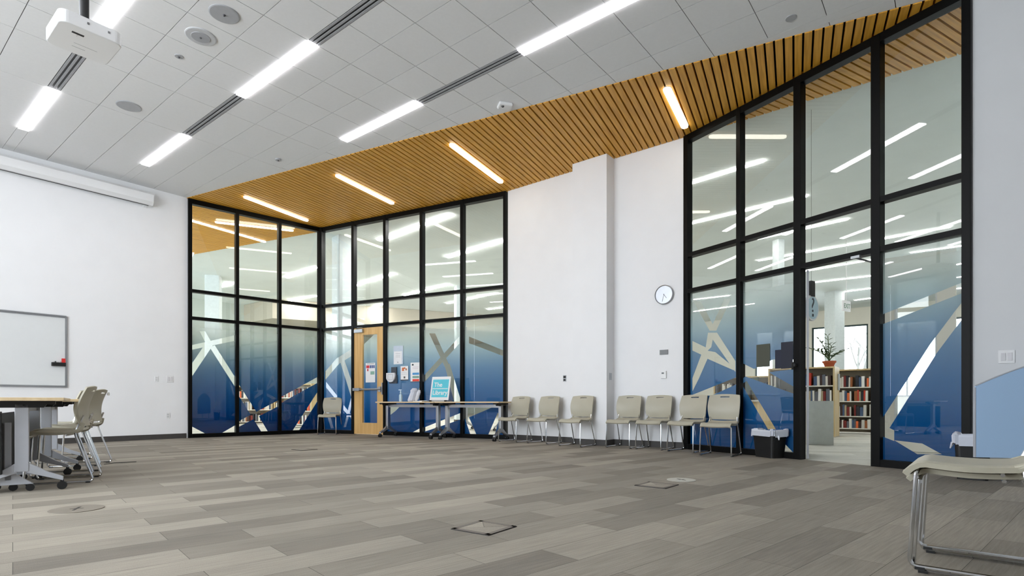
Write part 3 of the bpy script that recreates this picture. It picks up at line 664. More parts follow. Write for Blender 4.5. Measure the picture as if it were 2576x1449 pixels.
# sign holder with rounded body
uh, zh = WB.uz(988, 946, 0.0); Mh = wframe(WB, uh, zh, 0.0)
sh = empty('wall_dispenser'); sh.matrix_world = Mh; tag(sh, 'white rounded dispenser with a dark grey back, mounted beside the wooden door', 'dispenser')
mb = MB(); mb.box((-0.02, 0.02, 0.0), (0.125, 0.20, 0.03)); mb.box((-0.08, -0.17, 0.0), (0.14, 0.02, 0.03)); mb.build('back_plate', C((62, 68, 78)), sh)
mb = MB(); mb.prism([(-0.13, 0.07, 0.03), (-0.13, -0.06, 0.03), (-0.09, -0.12, 0.03), (-0.02, -0.145, 0.03), (0.06, -0.13, 0.03), (0.105, -0.06, 0.03), (0.12, 0.02, 0.03), (0.11, 0.07, 0.03)][::1], (0, 0, 0.05)); mb.build('cover', C((222, 222, 226)), sh, 0.01)
mb = MB(); mb.box((-0.075, -0.09, 0.08), (0.065, -0.085, 0.083)); mb.box((-0.075, 0.03, 0.08), (0.065, 0.035, 0.083)); mb.box((-0.075, -0.09, 0.08), (-0.07, 0.03, 0.083)); mb.box((0.06, -0.09, 0.08), (0.065, 0.03, 0.083)); mb.build('printed_frame', C((150, 150, 156)), sh)
# backs of sheets on the right glass
def darkpaper(px, label, rgb):
    return sheetpaper('notice_back', WR, px, label, 'notice', m=C(rgb), off=-0.007)
darkpaper(((1903, 866), (1937, 923)), 'olive grey back of a notice on the glass above the wastebasket', (70, 72, 60))
darkpaper(((1965, 860), (1995, 927)), 'taller navy back of a notice beside the doorway', (14, 20, 40))
sheetpaper('notice_back', WR, ((1950, 880), (1968, 927)), 'shorter navy back of a notice, left of the taller navy one', 'notice', m=C((16, 23, 46)), off=-0.009)

# ------------------------------------------------------------------ wall things
def plate(name, w, px, label, cat, m=M_WHITE, th=0.008, detail='outlet'):
    (xa, ya), (xb, yb) = px; xm = (xa + xb) / 2; ua_ = w.u(xa); ub2 = w.u(xb); _, z1_ = w.uz(xm, ya); _, z0_ = w.uz(xm, yb)
    W_ = abs(ub2 - ua_); H_ = z1_ - z0_; r = empty(name); r.matrix_world = wframe(w, (ua_ + ub2) / 2, z0_, 0.0); tag(r, label, cat)
    mb = MB(); mb.box((-W_ / 2, 0, 0), (W_ / 2, H_, th)); mb.build('cover_plate', m, r, 0.002)
    if detail == 'outlet':
        mb = MB(); mb.box((-0.018, H_ * 0.18, th), (0.018, H_ * 0.44, th + 0.002)); mb.box((-0.018, H_ * 0.56, th), (0.018, H_ * 0.82, th + 0.002)); mb.build('socket', C((205, 205, 206)), r)
    if detail == 'dark_outlet':
        mb = MB(); mb.box((-0.025, H_ * 0.12, th), (0.02, H_ * 0.4, th + 0.002)); mb.box((-0.025, H_ * 0.55, th), (0.025, H_ * 0.9, th + 0.004)); mb.build('socket', M_BLKP, r)
    if detail == 'switch2':
        for s in (-1, 1):
            mb = MB(); mb.box((s * W_ * 0.2 - 0.018, H_ * 0.2, th), (s * W_ * 0.2 + 0.018, H_ * 0.8, th + 0.006)); mb.build('rocker', C((216, 214, 216)), r, 0.002)
    return r
plate('outlet_plate', WL, ((389, 946), (398, 960)), 'small white outlet on the left wall, left of the double switch', 'outlet')
plate('switch_plate', WL, ((419, 945), (436, 962)), 'white double switch plate on the left wall near the glass', 'switch', detail='switch2')
plate('outlet_plate', WL, ((418, 1038), (427, 1053)), 'white outlet low on the left wall above the baseboard', 'outlet')
plate('outlet_plate', WW, ((1417, 944), (1425, 960)), 'dark outlet on a chrome plate above the middle wall chair', 'outlet', m=M_SILVER, detail='dark_outlet')
plate('sensor_plate', WW, ((1660, 880), (1681, 892)), 'blank grey rectangular plate below the clock', 'wall plate', m=C((128, 130, 132)), th=0.012, detail='')
plate('switch_plate', WX, ((2511, 881), (2553, 914)), 'white double light switch on the right wall above the blue screen', 'switch', detail='switch2')
tr_ = plate('thermostat', WW, ((1664, 933), (1677, 952)), 'white thermostat under the grey plate on the white wall', 'thermostat', th=0.03, detail='')
mb = MB(); mb.box((-0.03, 0.075, 0.03), (0.01, 0.098, 0.032)); mb.build('display', C((90, 98, 100)), tr_)
# plate on the side of the pier
sp_w = Wall(WW.p(u1, 0, 0.27), WW.p(u1, 0, 0.0)); sp_w.n = WW.t.copy()
us2 = 0.10
mb = MB(); mb.prism([sp_w.p(us2, 1.14), sp_w.p(us2 + 0.075, 1.14), sp_w.p(us2 + 0.075, 1.14) + sp_w.n * 0.006, sp_w.p(us2, 1.14) + sp_w.n * 0.006], (0, 0, 0.12)); tag(mb.build('outlet_plate', M_SILVER), 'narrow metal plate on the shaded side of the wall pier', 'wall plate')
# clock
uc_, zc_ = WW.uz(1672, 742); ck = empty('wall_clock'); ck.matrix_world = wframe(WW, uc_, zc_); tag(ck, 'round white wall clock with a silver rim on the white wall', 'clock')
mb = MB(); mb.lathe([(0.155, 0.0), (0.16, 0.02), (0.158, 0.04), (0.148, 0.045), (0.146, 0.03)], 48); mb.build('rim', M_SILVER, ck)
mb = MB(); mb.lathe([(0.147, 0.001), (0.147, 0.028)], 48); mb.build('face', C((226, 224, 230)), ck)
mb = MB()
for k in range(12):
    M = Matrix.Rotation(-k * math.pi / 6, 4, 'Z'); text_mb(mb, str(12 if k == 0 else k), 0.03, Matrix.Translation((0.118 * math.sin(k * math.pi / 6), 0.118 * math.cos(k * math.pi / 6) - 0.010, 0.029)), 0.0005, 'CENTER')
mb.build('numerals', C((70, 70, 74)), ck)
def hand(ang, L, w, name):
    mb = MB(); mb.box((-w, -0.015, 0.031), (w, L, 0.033), Matrix.Rotation(-ang, 4, 'Z')); mb.build(name, C((80, 80, 84)), ck)
hand(math.radians(195), 0.115, 0.0022, 'minute_hand'); hand(math.radians(143), 0.075, 0.0032, 'hour_hand')
# whiteboard
ua_, ub3 = WL.u(165), WL.u(165) + 2.44
wb = empty('whiteboard'); wb.matrix_world = wframe(WL, (ua_ + ub3) / 2, 1.04); tag(wb, 'large whiteboard in a slim aluminium frame on the left wall', 'whiteboard')
hW, hH = 1.22, 1.245
mb = MB(); mb.box((-hW, 0, 0), (hW, hH, 0.018)); mb.build('writing_surface', M_BOARD, wb)
mb = MB()
for a, b_ in (((-hW - 0.02, -0.02, 0), (-hW + 0.012, hH + 0.02, 0.026)), ((hW - 0.012, -0.02, 0), (hW + 0.02, hH + 0.02, 0.026)), ((-hW, -0.02, 0), (hW, 0.012, 0.026)), ((-hW, hH - 0.012, 0), (hW, hH + 0.02, 0.026))): mb.box(a, b_)
mb.build('frame', M_SILVER, wb)
mb = MB(); mb.box((-hW, hH + 0.012, 0.018), (hW, hH + 0.03, 0.05)); mb.build('map_rail', M_SILVER, wb)
uu, zz = WL.uz(147, 916, 0.03)
tr2 = empty('marker_caddy'); tr2.matrix_world = wframe(WL, uu, 1.40, 0.019); tag(tr2, 'small black marker caddy stuck on the whiteboard', 'marker caddy')
mb = MB(); mb.box((-0.10, 0.0, 0), (0.10, 0.065, 0.05)); mb.build('tray', M_BLKP, tr2, 0.004)
mb = MB(); mb.box((0.045, 0.0655, 0.005), (0.095, 0.14, 0.042)); mm = mb.build('whiteboard_eraser', C((206, 40, 36))); mm.matrix_world = tr2.matrix_world.copy(); tag(mm, 'red eraser standing in the black marker caddy', 'eraser')
for k in range(4):
    mb = MB(); mb.tube([(-0.075 + k * 0.03, 0.0655, 0.02), (-0.075 + k * 0.03, 0.088, 0.02)], 0.008, 8); mk = mb.build('marker', C(((230, 230, 230), (30, 30, 34), (230, 230, 230), (226, 226, 226))[k])); mk.matrix_world = tr2.matrix_world.copy(); tag(mk, 'marker cap poking out of the black caddy on the whiteboard', 'marker', 'markers in the caddy')
# projection screen housing
us0, us1 = WL.u(378), WL.u(378) + 3.9
ph = empty('projection_screen'); ph.matrix_world = wframe(WL, (us0 + us1) / 2, 4.66); tag(ph, 'long white roll-up projection screen case high on the left wall', 'projection screen')
L_ = (us1 - us0) / 2
mb = MB(); mb.prism([(-L_, 0.03, 0.02), (-L_, 0.0, 0.05), (-L_, 0.0, 0.14), (-L_, 0.06, 0.19), (-L_, 0.20, 0.19), (-L_, 0.25, 0.14), (-L_, 0.25, 0.02)][::-1], (2 * L_, 0, 0)); mb.build('case', M_WHITE, ph)
mb = MB(); mb.box((-L_ + 0.02, -0.004, 0.07), (L_ - 0.06, 0.001, 0.10)); mb.build('screen_slot', C((40, 40, 42)), ph)
for s in (-1, 1):
    mb = MB(); mb.box((s * (L_ - 0.10) - 0.03, -0.03, 0.0), (s * (L_ - 0.10) + 0.03, 0.2, 0.02)); mb.build('bracket', M_WHITE, ph)

# ------------------------------------------------------------------ ceiling fixtures
def fixture(name, ra, rb, c0, c1, m, label, group, drop=0.016, z=ZC):
    r = empty(name, tuple(RC((ra + rb) / 2, (c0 + c1) / 2, z)), math.atan2(RD.y, RD.x)); tag(r, label, 'ceiling light', group)
    L2, w2 = abs(ra - rb) / 2, abs(c1 - c0) / 2
    mb = MB(); mb.box((-L2 + 0.01, -w2 + 0.006, -drop), (L2 - 0.01, w2 - 0.006, 0.004)); mb.build('lens', m, r)
    mb = MB(); mb.box((-L2, -w2, 0.002), (L2, w2, 0.03)); mb.build('housing', M_WHITE, r)
def slotbar(ra, rb, c0, c1, label):
    r = empty('slot_diffuser', tuple(RC((ra + rb) / 2, (c0 + c1) / 2, ZC)), math.atan2(RD.y, RD.x)); tag(r, label, 'air diffuser', 'linear slot diffusers between the ceiling lights')
    L2, w2 = abs(ra - rb) / 2, abs(c1 - c0) / 2
    mb = MB(); mb.box((-L2, -w2, 0.006), (L2, w2, 0.02)); mb.build('channel', M_BLKP, r)
    for s in (-1, 0, 1):
        mb = MB(); wv = 0.013; mb.box((-L2, s * (w2 - 0.018) - wv, -0.003), (L2, s * (w2 - 0.018) + wv, 0.006)); mb.build('blade', M_LITE, r)
rowname = {3: 'left row by the projector', 2: 'middle row', 1: 'right row'}
segs = [(11.45, 9.65, 'L'), (9.65, 7.83, 'D'), (7.83, 5.99, 'L'), (5.99, 4.17, 'D'), (4.17, 2.33, 'L'), (2.33, 0.5, 'D')]
names_ = {(2, 0): 'frosted white linear light beside the screen case, middle row', (2, 2): 'bright white linear light at the centre of the middle row',
          (1, 2): 'white linear light nearest the slatted ceiling, left end of the right row', (1, 4): 'longest white linear light at the top edge, right row',
          (3, 0): 'white linear light farthest left, above the projection screen', (3, 2): 'white linear light behind the hanging projector'}
for k in range(1, 7):
    row = k + 0
    c1_, c0_ = 5.257 * K - 1.617 * K * (k - 1), 5.123 * K - 1.617 * K * (k - 1)
    for j, (ra, rb, t) in enumerate(segs):
        if k == 1 and ra > 8: continue
        if k > 4 and t == 'D': continue
        if t == 'L' and ra < 4 and k > 2: continue
        key = (k, j); 
        if t == 'L':
            fixture('linear_light', ra, rb, c0_, c1_, M_L1, names_.get(key, 'white linear ceiling light outside the photo, above or behind the camera'), 'linear lights in the white ceiling')
        else:
            nm = {(2, 1): 'slotted air diffuser between the two lights of the middle row', (2, 3): 'slotted air diffuser running off the top edge, middle row', (1, 3): 'slotted air diffuser between the two lights of the right row', (3, 1): 'slotted air diffuser below the projector, left row'}.get(key, 'slotted air diffuser outside the photo, above or behind the camera')
            slotbar(ra, rb, c0_, c1_, nm)
# lights in the slatted ceiling
def wlight(name, pa, pb, w_, z, m, label, group, depth=0.03):
    d = pb - pa; L2 = d.length / 2; mid_ = (pa + pb) / 2
    r = empty(name, (mid_.x, mid_.y, z), math.atan2(d.y, d.x)); tag(r, label, 'ceiling light', group)
    def stad(hl, hw_, n=8):
        pts = []
        for s, a0 in ((1, -math.pi / 2), (-1, math.pi / 2)):
            for k in range(n + 1):
                a = a0 + math.pi * k / n; pts.append((s * (hl - hw_) + hw_ * math.cos(a), hw_ * math.sin(a)))
        return pts
    mb = MB(); mb.prism([(x, y, -depth) for x, y in stad(L2, w_ / 2)], (0, 0, depth * 0.8)); mb.build('lens', m, r)
    mb = MB(); mb.prism([(x, y, -depth * 0.22) for x, y in stad(L2 + 0.008, w_ / 2 + 0.008)], (0, 0, 0.02)); mb.build('housing', M_WHITE, r)
for (xa, ya, xb, yb, lb) in [(614, 495, 774, 556, 'linear light in the slatted wood ceiling nearest the far glass corner'), (846, 441, 989, 513, 'linear light in the slatted wood ceiling above the wooden door'),
                             (1134, 363, 1262, 460, 'linear light in the slatted wood ceiling left of the pier'), (1676, 222, 1724, 322, 'short linear light in the slatted wood ceiling above the clock')]:
    wlight('slat_ceiling_light', FL(xa, ya, ZC - 0.03), FL(xb, yb, ZC - 0.03), 0.10, ZC - 0.010, M_L2, lb, 'lights in the slatted ceiling')
# speakers, detectors
def disc(name, r_, c_, rad, label, cat, ring=False, z=ZC, h=0.008, center=True):
    t = empty(name, tuple(RC(r_, c_, z))); tag(t, label, cat)
    mb = MB(); mb.lathe([(rad, 0.004), (rad, -h), (rad * 0.93, -h - 0.004)], 36); mb.build('grille', C((172, 173, 176)) if not ring else C((196, 197, 199)), t)
    if ring: mb = MB(); mb.lathe([(rad * 0.62, -h - 0.0045), (rad * 0.6, -h - 0.009)], 36); mb.build('inner_cone', C((165, 166, 170)), t)
    if center: mb = MB(); mb.lathe([(0.014, -h - 0.004), (0.010, -h - 0.018)], 12); mb.build('centre_stud', C((70, 70, 74)), t)
disc('ceiling_speaker', 6.08 * K, 2.71 * K, 0.155, 'round grey ceiling speaker at the top, right of the two close together', 'speaker')
disc('ceiling_speaker', 6.66 * K, 2.71 * K, 0.165, 'round ceiling speaker with a lighter outer ring, between the other two', 'speaker', True)
disc('ceiling_speaker', 9.01 * K, 2.72 * K, 0.155, 'round grey ceiling speaker alone near the screen case', 'speaker', center=False)
disc('sprinkler_head', 7.53, 2.81, 0.05, 'small white sprinkler cover left of the speakers', 'sprinkler', False, h=0.004)
disc('sprinkler_head', 9.34, 5.09, 0.05, 'small sprinkler near the left end of the slatted ceiling edge', 'sprinkler', h=0.02)
pq = rcof(FL(1990, 45, ZC)); disc('ceiling_sensor', pq[0], pq[1], 0.06, 'small round grey cap on a tile at the upper right', 'ceiling cap', center=False, h=0.004)
sm = empty('smoke_detector', tuple(RC(5.07, 6.19, ZC)), 0.3); tag(sm, 'white square smoke detector beside the slatted ceiling edge', 'smoke detector')
mb = MB(); mb.box((-0.10, -0.08, -0.05), (0.10, 0.08, 0.002)); mb.build('body', M_WHITE, sm, 0.02)
mb = MB(); mb.lathe([(0.022, -0.05), (0.016, -0.062)], 16, Matrix.Translation((-0.04, -0.03, 0))); mb.build('sensor_lens', C((60, 60, 62), 0.2), sm)
# projector
pr = empty('projector', tuple(RC(5.70, 1.40, 3.75)), math.atan2(RD.y, RD.x)); tag(pr, 'white ceiling projector hanging from a black pole at the upper left', 'projector')
def rrect(hx, hy, r, n=6):
    out = []
    for sx_, sy_, a0 in ((1, 1, 0), (-1, 1, 90), (-1, -1, 180), (1, -1, 270)):
        for k in range(n + 1):
            a = math.radians(a0 + 90 * k / n); out.append((sx_ * (hx - r) + r * math.cos(a), sy_ * (hy - r) + r * math.sin(a)))
    return out
# local x = r (away), y: Z x RD -> -CD side
mb = MB(); mb.prism([(x, y, 0) for x, y in rrect(0.225, 0.215, 0.06)], (0, 0, 0.105)); mb.build('body', M_WHITE, pr, 0.008)
mb = MB(); mb.box((-0.10, -0.03 + 0.10, -0.002), (-0.075, 0.05 + 0.02, 0.0)); mb.box((-0.13, 0.03, -0.0015), (-0.105, 0.11, 0.001)); mb.build('release_latch', M_BLKP, pr)
mb = MB(); mb.box((-0.229, -0.12, 0.055), (-0.224, -0.105, 0.07)); mb.box((-0.229, 0.02, 0.055), (-0.224, 0.035, 0.07)); mb.build('screw', C((60, 60, 62)), pr)
mb = MB(); mb.box((0.04, -0.10, -0.001), (0.042, 0.06, 0.001)); mb.box((0.10, -0.03, -0.001), (0.103, 0.06, 0.001)); mb.build('panel_seam', C((140, 140, 142)), pr)
mb = MB(); mb.tube([(-0.02, 0.0, 0.105), (-0.02, 0.0, ZC - 3.75)], 0.03, 12); mb.build('pole', M_BLKP, pr)
mb = MB(); mb.tube([(0.03, 0.01, 0.108), (0.035, 0.02, 0.5), (0.03, 0.01, 1.2)], 0.012, 8); mb.lathe([(0.05, 0.105), (0.05, 0.13), (0.02, 0.16)], 12, Matrix.Translation((0.0, 0.0, 0.0))); mb.build('cable', C((150, 150, 152)), pr)

# ------------------------------------------------------------------ floor boxes
def fbox(px, py, size, ang, label, lid=True):
    p = FL(px, py); t = empty('floor_box', (p.x, p.y, 0), ang); tag(t, label, 'floor box', 'flush floor boxes')
    s = size / 2; mb = MB()
    for a, b_ in (((-s, -s, 0), (s, -s + 0.028, 0.006)), ((-s, s - 0.028, 0), (s, s, 0.006)), ((-s, -s, 0), (-s + 0.028, s, 0.006)), ((s - 0.028, -s, 0), (s, s, 0.006))): mb.box(a, b_)
    mb.build('frame', C((96, 86, 78)), t)
    mb = MB(); mb.box((-s - 0.003, -s - 0.003, 0.0002), (s + 0.003, s + 0.003, 0.0035)); mb.build('gasket', M_BLKP, t)
    mb = MB(); mb.box((-s + 0.03, -s + 0.03, 0.003), (s - 0.03, s - 0.03, 0.0055)); mb.build('lid', M_CARPET, t)
ra_ = math.atan2(RD.y, RD.x)
fbox(1218, 1328.5, 0.275, ra_ + 0.06, 'square floor box with a dark metal rim, nearest the camera')
fbox(1652, 1221, 0.29, ra_, 'square floor box beside the round floor cover, before the chairs')
fbox(766, 1131, 0.28, ra_, 'square floor box far off, before the lone corner chair')
def fdisc(px, py, rad, label, m):
    p = FL(px, py); t = empty('floor_cover', (p.x, p.y, 0), 0.4); tag(t, label, 'floor cover')
    mb = MB(); mb.lathe([(rad, 0.0), (rad, 0.004), (rad - 0.006, 0.005)], 40); mb.build('plate', m, t)
    mb = MB(); mb.box((-0.008, -rad * 0.45, 0.005), (0.008, rad * 0.45, 0.006)); mb.box((-rad * 0.25, -0.004, 0.005), (rad * 0.25, 0.004, 0.006)); mb.build('slot', C((50, 46, 42)), t)
fdisc(1714, 1207.5, 0.135, 'round pale floor cover beside the square floor box', C((190, 188, 178)))
fdisc(193, 1281, 0.16, 'round floor cover in the carpet in front of the left table', C((134, 126, 114)))

# ------------------------------------------------------------------ wastebaskets, screen
def basket(loc, rz, sx_, sy_, h, label, tl):
    t = empty('wastebasket', loc, rz); tag(t, label, 'wastebasket', 'black wastebaskets with white liners')
    mb = MB(); ring = lambda hx, hy, z: [Vector((x, y, z)) for x, y in rrect(hx, hy, 0.04, 4)]
    k = 0.84
    prof = [ring(sx_ * k, sy_ * k, 0.0), ring(sx_ * k, sy_ * k, 0.01), ring(sx_, sy_, h), ring(sx_ - 0.006, sy_ - 0.006, h), ring(sx_ * k - 0.006, sy_ * k - 0.006, 0.02)]
    n_ = len(prof[0])
    for i in range(len(prof) - 1): mb.add(prof[i] + prof[i + 1], [(q, (q + 1) % n_, n_ + (q + 1) % n_, n_ + q) for q in range(n_)], False)
    mb.add(prof[0], [tuple(range(n_ - 1, -1, -1))]); mb.add(prof[-1], [tuple(range(n_))]); mb.build('bin', M_BLKP, t)
    lb_ = MB(); rng = random.Random(3)
    def wr(hx, hy, z, amp, N=48):
        o = []; base_ = rrect(hx, hy, 0.05, 11)
        for q, (x, y) in enumerate(base_):
            a = 1 + amp * math.sin(q * 1.7) + rng.uniform(-amp, amp); o.append(Vector((x * a, y * a, z + rng.uniform(-1, 1) * amp * 0.25 + (0.012 * math.sin(q * 0.35)))))
        return o
    P = [wr(sx_ * 0.96, sy_ * 0.96, h - tl, 0.02), wr(sx_ + 0.012, sy_ + 0.012, h - tl * 0.8, 0.03), wr(sx_ + 0.014, sy_ + 0.014, h + 0.0, 0.03), wr(sx_ + 0.006, sy_ + 0.006, h + 0.02, 0.04), wr(sx_ * 0.88, sy_ * 0.86, h + 0.015, 0.04), wr(sx_ * 0.7, sy_ * 0.7, h - 0.05, 0.06)]
    P = P[1:]
    n_ = len(P[0])
    for i in range(len(P) - 1): lb_.add(P[i] + P[i + 1], [(q, (q + 1) % n_, n_ + (q + 1) % n_, n_ + q) for q in range(n_)], False)
    lb_.add(P[-1], [tuple(range(n_))]); lb_.tube([(sx_ + 0.01, -sy_ * 0.3, h - tl * 0.7), (sx_ + 0.03, -sy_ * 0.4, h - tl * 1.3)], [0.018, 0.006], 6)
    lb_.build('liner', C((208, 212, 222), 0.35), t)
pbk = FL(1936, 1150); basket((pbk.x, pbk.y, 0), math.atan2(WR.t.y, WR.t.x) + math.pi - 0.25 + math.pi, 0.20, 0.13, 0.36, 'black wastebasket with a white liner at the doorway post', 0.085)
bb2 = AT(2446, 1100, 5.42); basket((bb2.x, bb2.y, 0), math.atan2(RD.y, RD.x), 0.14, 0.11, 0.42, 'black wastebasket with a white liner, half hidden behind the blue screen', 0.10)
# low blue screen with curved top
sc0 = AT(2456, 1012, 4.85); sx = Vector((0.97, -0.24, 0)).normalized()
scn = empty('mobile_screen', (sc0.x, sc0.y, 0), math.atan2(sx.y, sx.x)); tag(scn, 'low pale blue privacy screen with a curved top before the right wall', 'privacy screen')
prof = [(0.0, 0.27)] + [(1.5 * k / 20, 0.885 + 0.26 * math.sin(math.pi * (0.03 + 0.94 * k / 20)) - 0.02) for k in range(21)] + [(1.5, 0.27)]
mb = MB(); mb.prism([(x, 0, z) for x, z in prof], (0, 0.024, 0)); mb.build('panel', mat('pale blue fabric', (168, 198, 230), 0.85, noise=0.01, scale=200), scn)
mb = MB(); pts = [(x, 0.012, z + 0.004) for x, z in prof[1:-1]]; mb.tube(pts, 0.008, 6); mb.tube([(-0.006, 0.012, 0.27), (-0.006, 0.012, 0.88)], 0.012, 8); mb.tube([(1.506, 0.012, 0.27), (1.506, 0.012, 0.88)], 0.012, 8); mb.build('edge_trim', M_GREYP, scn)
for x in (0.55, 1.3): mb = MB(); mb.box((x - 0.02, -0.18, 0.0), (x + 0.02, 0.2, 0.03)); mb.box((x - 0.015, 0.0, 0.03), (x + 0.015, 0.024, 0.28)); mb.build('foot', M_GREYP, scn)

# ------------------------------------------------------------------ the library beyond the glass
LW = Wall(RC(25, -5.9), RC(25, 31)); 
wallbox('wall_library_left', RC(25, -5.9), RC(25, 30), 0, ZC + 0.08, 0.2, mat('library wall green white', (206, 214, 206), 0.8, noise=0.01, scale=2))
# far wall with tall windows
mbw = MB(); c_far = 30.0
wins = [(r0, r0 + 2.3) for r0 in (-12.5, -9.9, -7.3, -4.7, -2.1, 0.5, 3.1, 5.7)] 
def fb(r0, r1, z0, z1): mbw.prism([RC(r0, c_far, z0), RC(r1, c_far, z0), RC(r1, c_far + 0.25, z0), RC(r0, c_far + 0.25, z0)], (0, 0, z1 - z0))
fb(-13.5, 25, 0, 1.0); fb(-13.5, 25, 4.35, ZC + 0.08)
pr_ = -13.5
for a, b_ in wins: fb(pr_, a, 1.0, 4.35); pr_ = b_
fb(pr_, 25, 1.0, 4.35)
tag(mbw.build('wall_library_far', mat('library wall warm white', (222, 218, 204), 0.8, noise=0.01, scale=2)), kind='structure')
for k, (a, b_) in enumerate(wins):
    r = tag(empty('window_%d' % (k + 4), tuple(RC((a + b_) / 2, c_far + 0.1, 1.0))), kind='structure'); bpy.context.view_layer.update()
    mb = MB()
    for x0, x1, z0, z1 in ((a, a + 0.07, 1.0, 4.35), (b_ - 0.07, b_, 1.0, 4.35), ((a + b_) / 2 - 0.04, (a + b_) / 2 + 0.04, 1.0, 4.35), (a, b_, 1.0, 1.07), (a, b_, 4.28, 4.35)):
        mb.prism([RC(x0, c_far + 0.08, z0), RC(x1, c_far + 0.08, z0), RC(x1, c_far + 0.16, z0), RC(x0, c_far + 0.16, z0)], (0, 0, z1 - z0))
    into(mb.build('frame', C((40, 64, 62)), r), r)
    mb = MB(); mb.add([RC(a + 0.07, c_far + 0.12, 1.07), RC(b_ - 0.07, c_far + 0.12, 1.07), RC(b_ - 0.07, c_far + 0.12, 4.28), RC(a + 0.07, c_far + 0.12, 4.28)], [(0, 1, 2, 3)]); into(mb.build('glass_pane', M_GLASS, r), r)
wallbox('wall_library_right', RC(-7, 7.6), RC(-7, 30), 0, ZC + 0.08, 0.2)
# columns
def column(name, px, Y, w_, z1, label, rgb=(214, 222, 222), rz=0.3):
    p = AT(px, 1012, Y); mb = MB(); t = empty(name, (p.x, p.y, 0), rz); tag(t, label, 'column')
    mb = MB(); mb.prism([(x, y, 0) for x, y in rrect(w_ / 2, w_ / 2, 0.02, 2)], (0, 0, z1)); mb.build('shaft', C(rgb, 0.7), t)
    mb = MB(); mb.prism([(x, y, 0) for x, y in rrect(w_ / 2 + 0.012, w_ / 2 + 0.012, 0.02, 2)], (0, 0, 0.1)); mb.build('base', M_BASE, t)
column('library_column', 537, 19.3, 0.46, ZC + 0.08, 'white square column seen through the left glass wall')
column('library_column', 862, 14.75, 0.42, ZC + 0.08, 'white square column just behind the glass left of the wooden door', rz=0.75)
column('library_column', 1158, 21.0, 0.40, ZC + 0.08, 'slim white column seen through the glass right of the poster stand')
column('library_column', 1958, 15.0, 0.22, ZC + 0.08, 'slim white column behind the right glass beside the navy notices')
column('library_column', 2099, 22.0, 0.5, ZC + 0.08, 'white column beside the far window above the bookcases')
# office box with an inner window, behind the right panel
oc0 = AT(2222, 1012, 8.7); oc1 = AT(2404, 1012, 8.1)
ob = MB(); wo = Wall(oc0, oc1); zt2 = 3.0
ua1, ub1 = wo.u(2250), wo.u(2357)
for a, b_, z0, z1 in ((0, ua1, 0, zt2), (ub1, wo.L, 0, zt2), (ua1, ub1, 2.66, zt2), (ua1, ub1, 0, 0.32)):
    ob.prism([wo.p(a, z0), wo.p(b_, z0), wo.p(b_, z0, -0.15), wo.p(a, z0, -0.15)], (0, 0, z1 - z0))
offo = tag(empty('glazed_partition', tuple(wo.p(wo.L / 2, 0))), 'beige partition wall with a tall glass opening behind the right glass panel', 'partition'); bpy.context.view_layer.update()
into(ob.build('wall_panel', mat('warm beige paint', (206, 200, 184), 0.8, noise=0.01, scale=2), offo), offo)
mb = MB()
for a, b_, z0, z1 in ((ua1, ua1 + 0.02, 0.32, 2.66), (ub1 - 0.02, ub1, 0.32, 2.66), (ua1, ub1, 2.64, 2.66), (ua1, ub1, 0.32, 0.34)): mb.prism([wo.p(a, z0, 0.005), wo.p(b_, z0, 0.005), wo.p(b_, z0, -0.16), wo.p(a, z0, -0.16)], (0, 0, z1 - z0))
into(mb.build('opening_trim', C((190, 190, 184)), offo), offo)
mb = MB(); mb.add([wo.p(ua1, 0.34, -0.07), wo.p(ub1, 0.34, -0.07), wo.p(ub1, 2.64, -0.07), wo.p(ua1, 2.64, -0.07)], [(0, 1, 2, 3)]); into(mb.build('glass_pane', M_GLASS, offo), offo)
# question-mark sign
qs = AT(2041, 775, 8.3); qg = empty('hanging_sign', tuple(qs), 0.55); tag(qg, 'round pale blue hanging sign with a question mark, seen in the doorway', 'sign')
Mq = Matrix.Rotation(math.pi / 2, 4, 'X')
mb = MB(); mb.lathe([(0.165, -0.02), (0.17, 0.0), (0.165, 0.02)], 36, Mq, 1, 1.15); mb.build('rim', M_WHITE, qg)
mb = MB(); mb.lathe([(0.145, -0.023), (0.145, 0.023)], 36, Mq, 1, 1.15); mb.build('disc', C((190, 214, 224)), qg)
mb = MB(); text_mb(mb, '?', 0.30, Matrix.Translation((0, -0.024, -0.06)) @ Mq, 0.001, 'CENTER'); mb.box((-0.02, -0.0255, -0.13), (0.02, -0.0235, -0.09)); mb.build('question_mark', C((60, 66, 74)), qg)
mb = MB(); mb.box((-0.05, -0.03, 0.17), (0.05, 0.03, 0.40)); mb.tube([(0, 0, 0.40), (0, 0, ZC + 0.08 - qs.z)], 0.0025, 6); mb.build('hanger', M_BLKP, qg)
es = AT(2129, 770, 15.0); eg = empty('exit_sign', tuple(es), 0.6); tag(eg, 'small lit exit sign hanging from the library ceiling', 'sign')
mb = MB(); mb.box((-0.2, -0.02, -0.14), (0.2, 0.02, 0.14)); mb.build('housing', M_WHITE, eg)
mb = MB(); text_mb(mb, 'EXIT', 0.17, Matrix.Translation((0, -0.021, -0.06)) @ Mq, 0.001, 'CENTER', 0.003); mb.build('lettering', C((120, 150, 130)), eg)
mb = MB(); mb.tube([(0, 0, 0.14), (0, 0, ZC + 0.08 - es.z)], 0.01, 6); mb.build('stem', M_WHITE, eg)

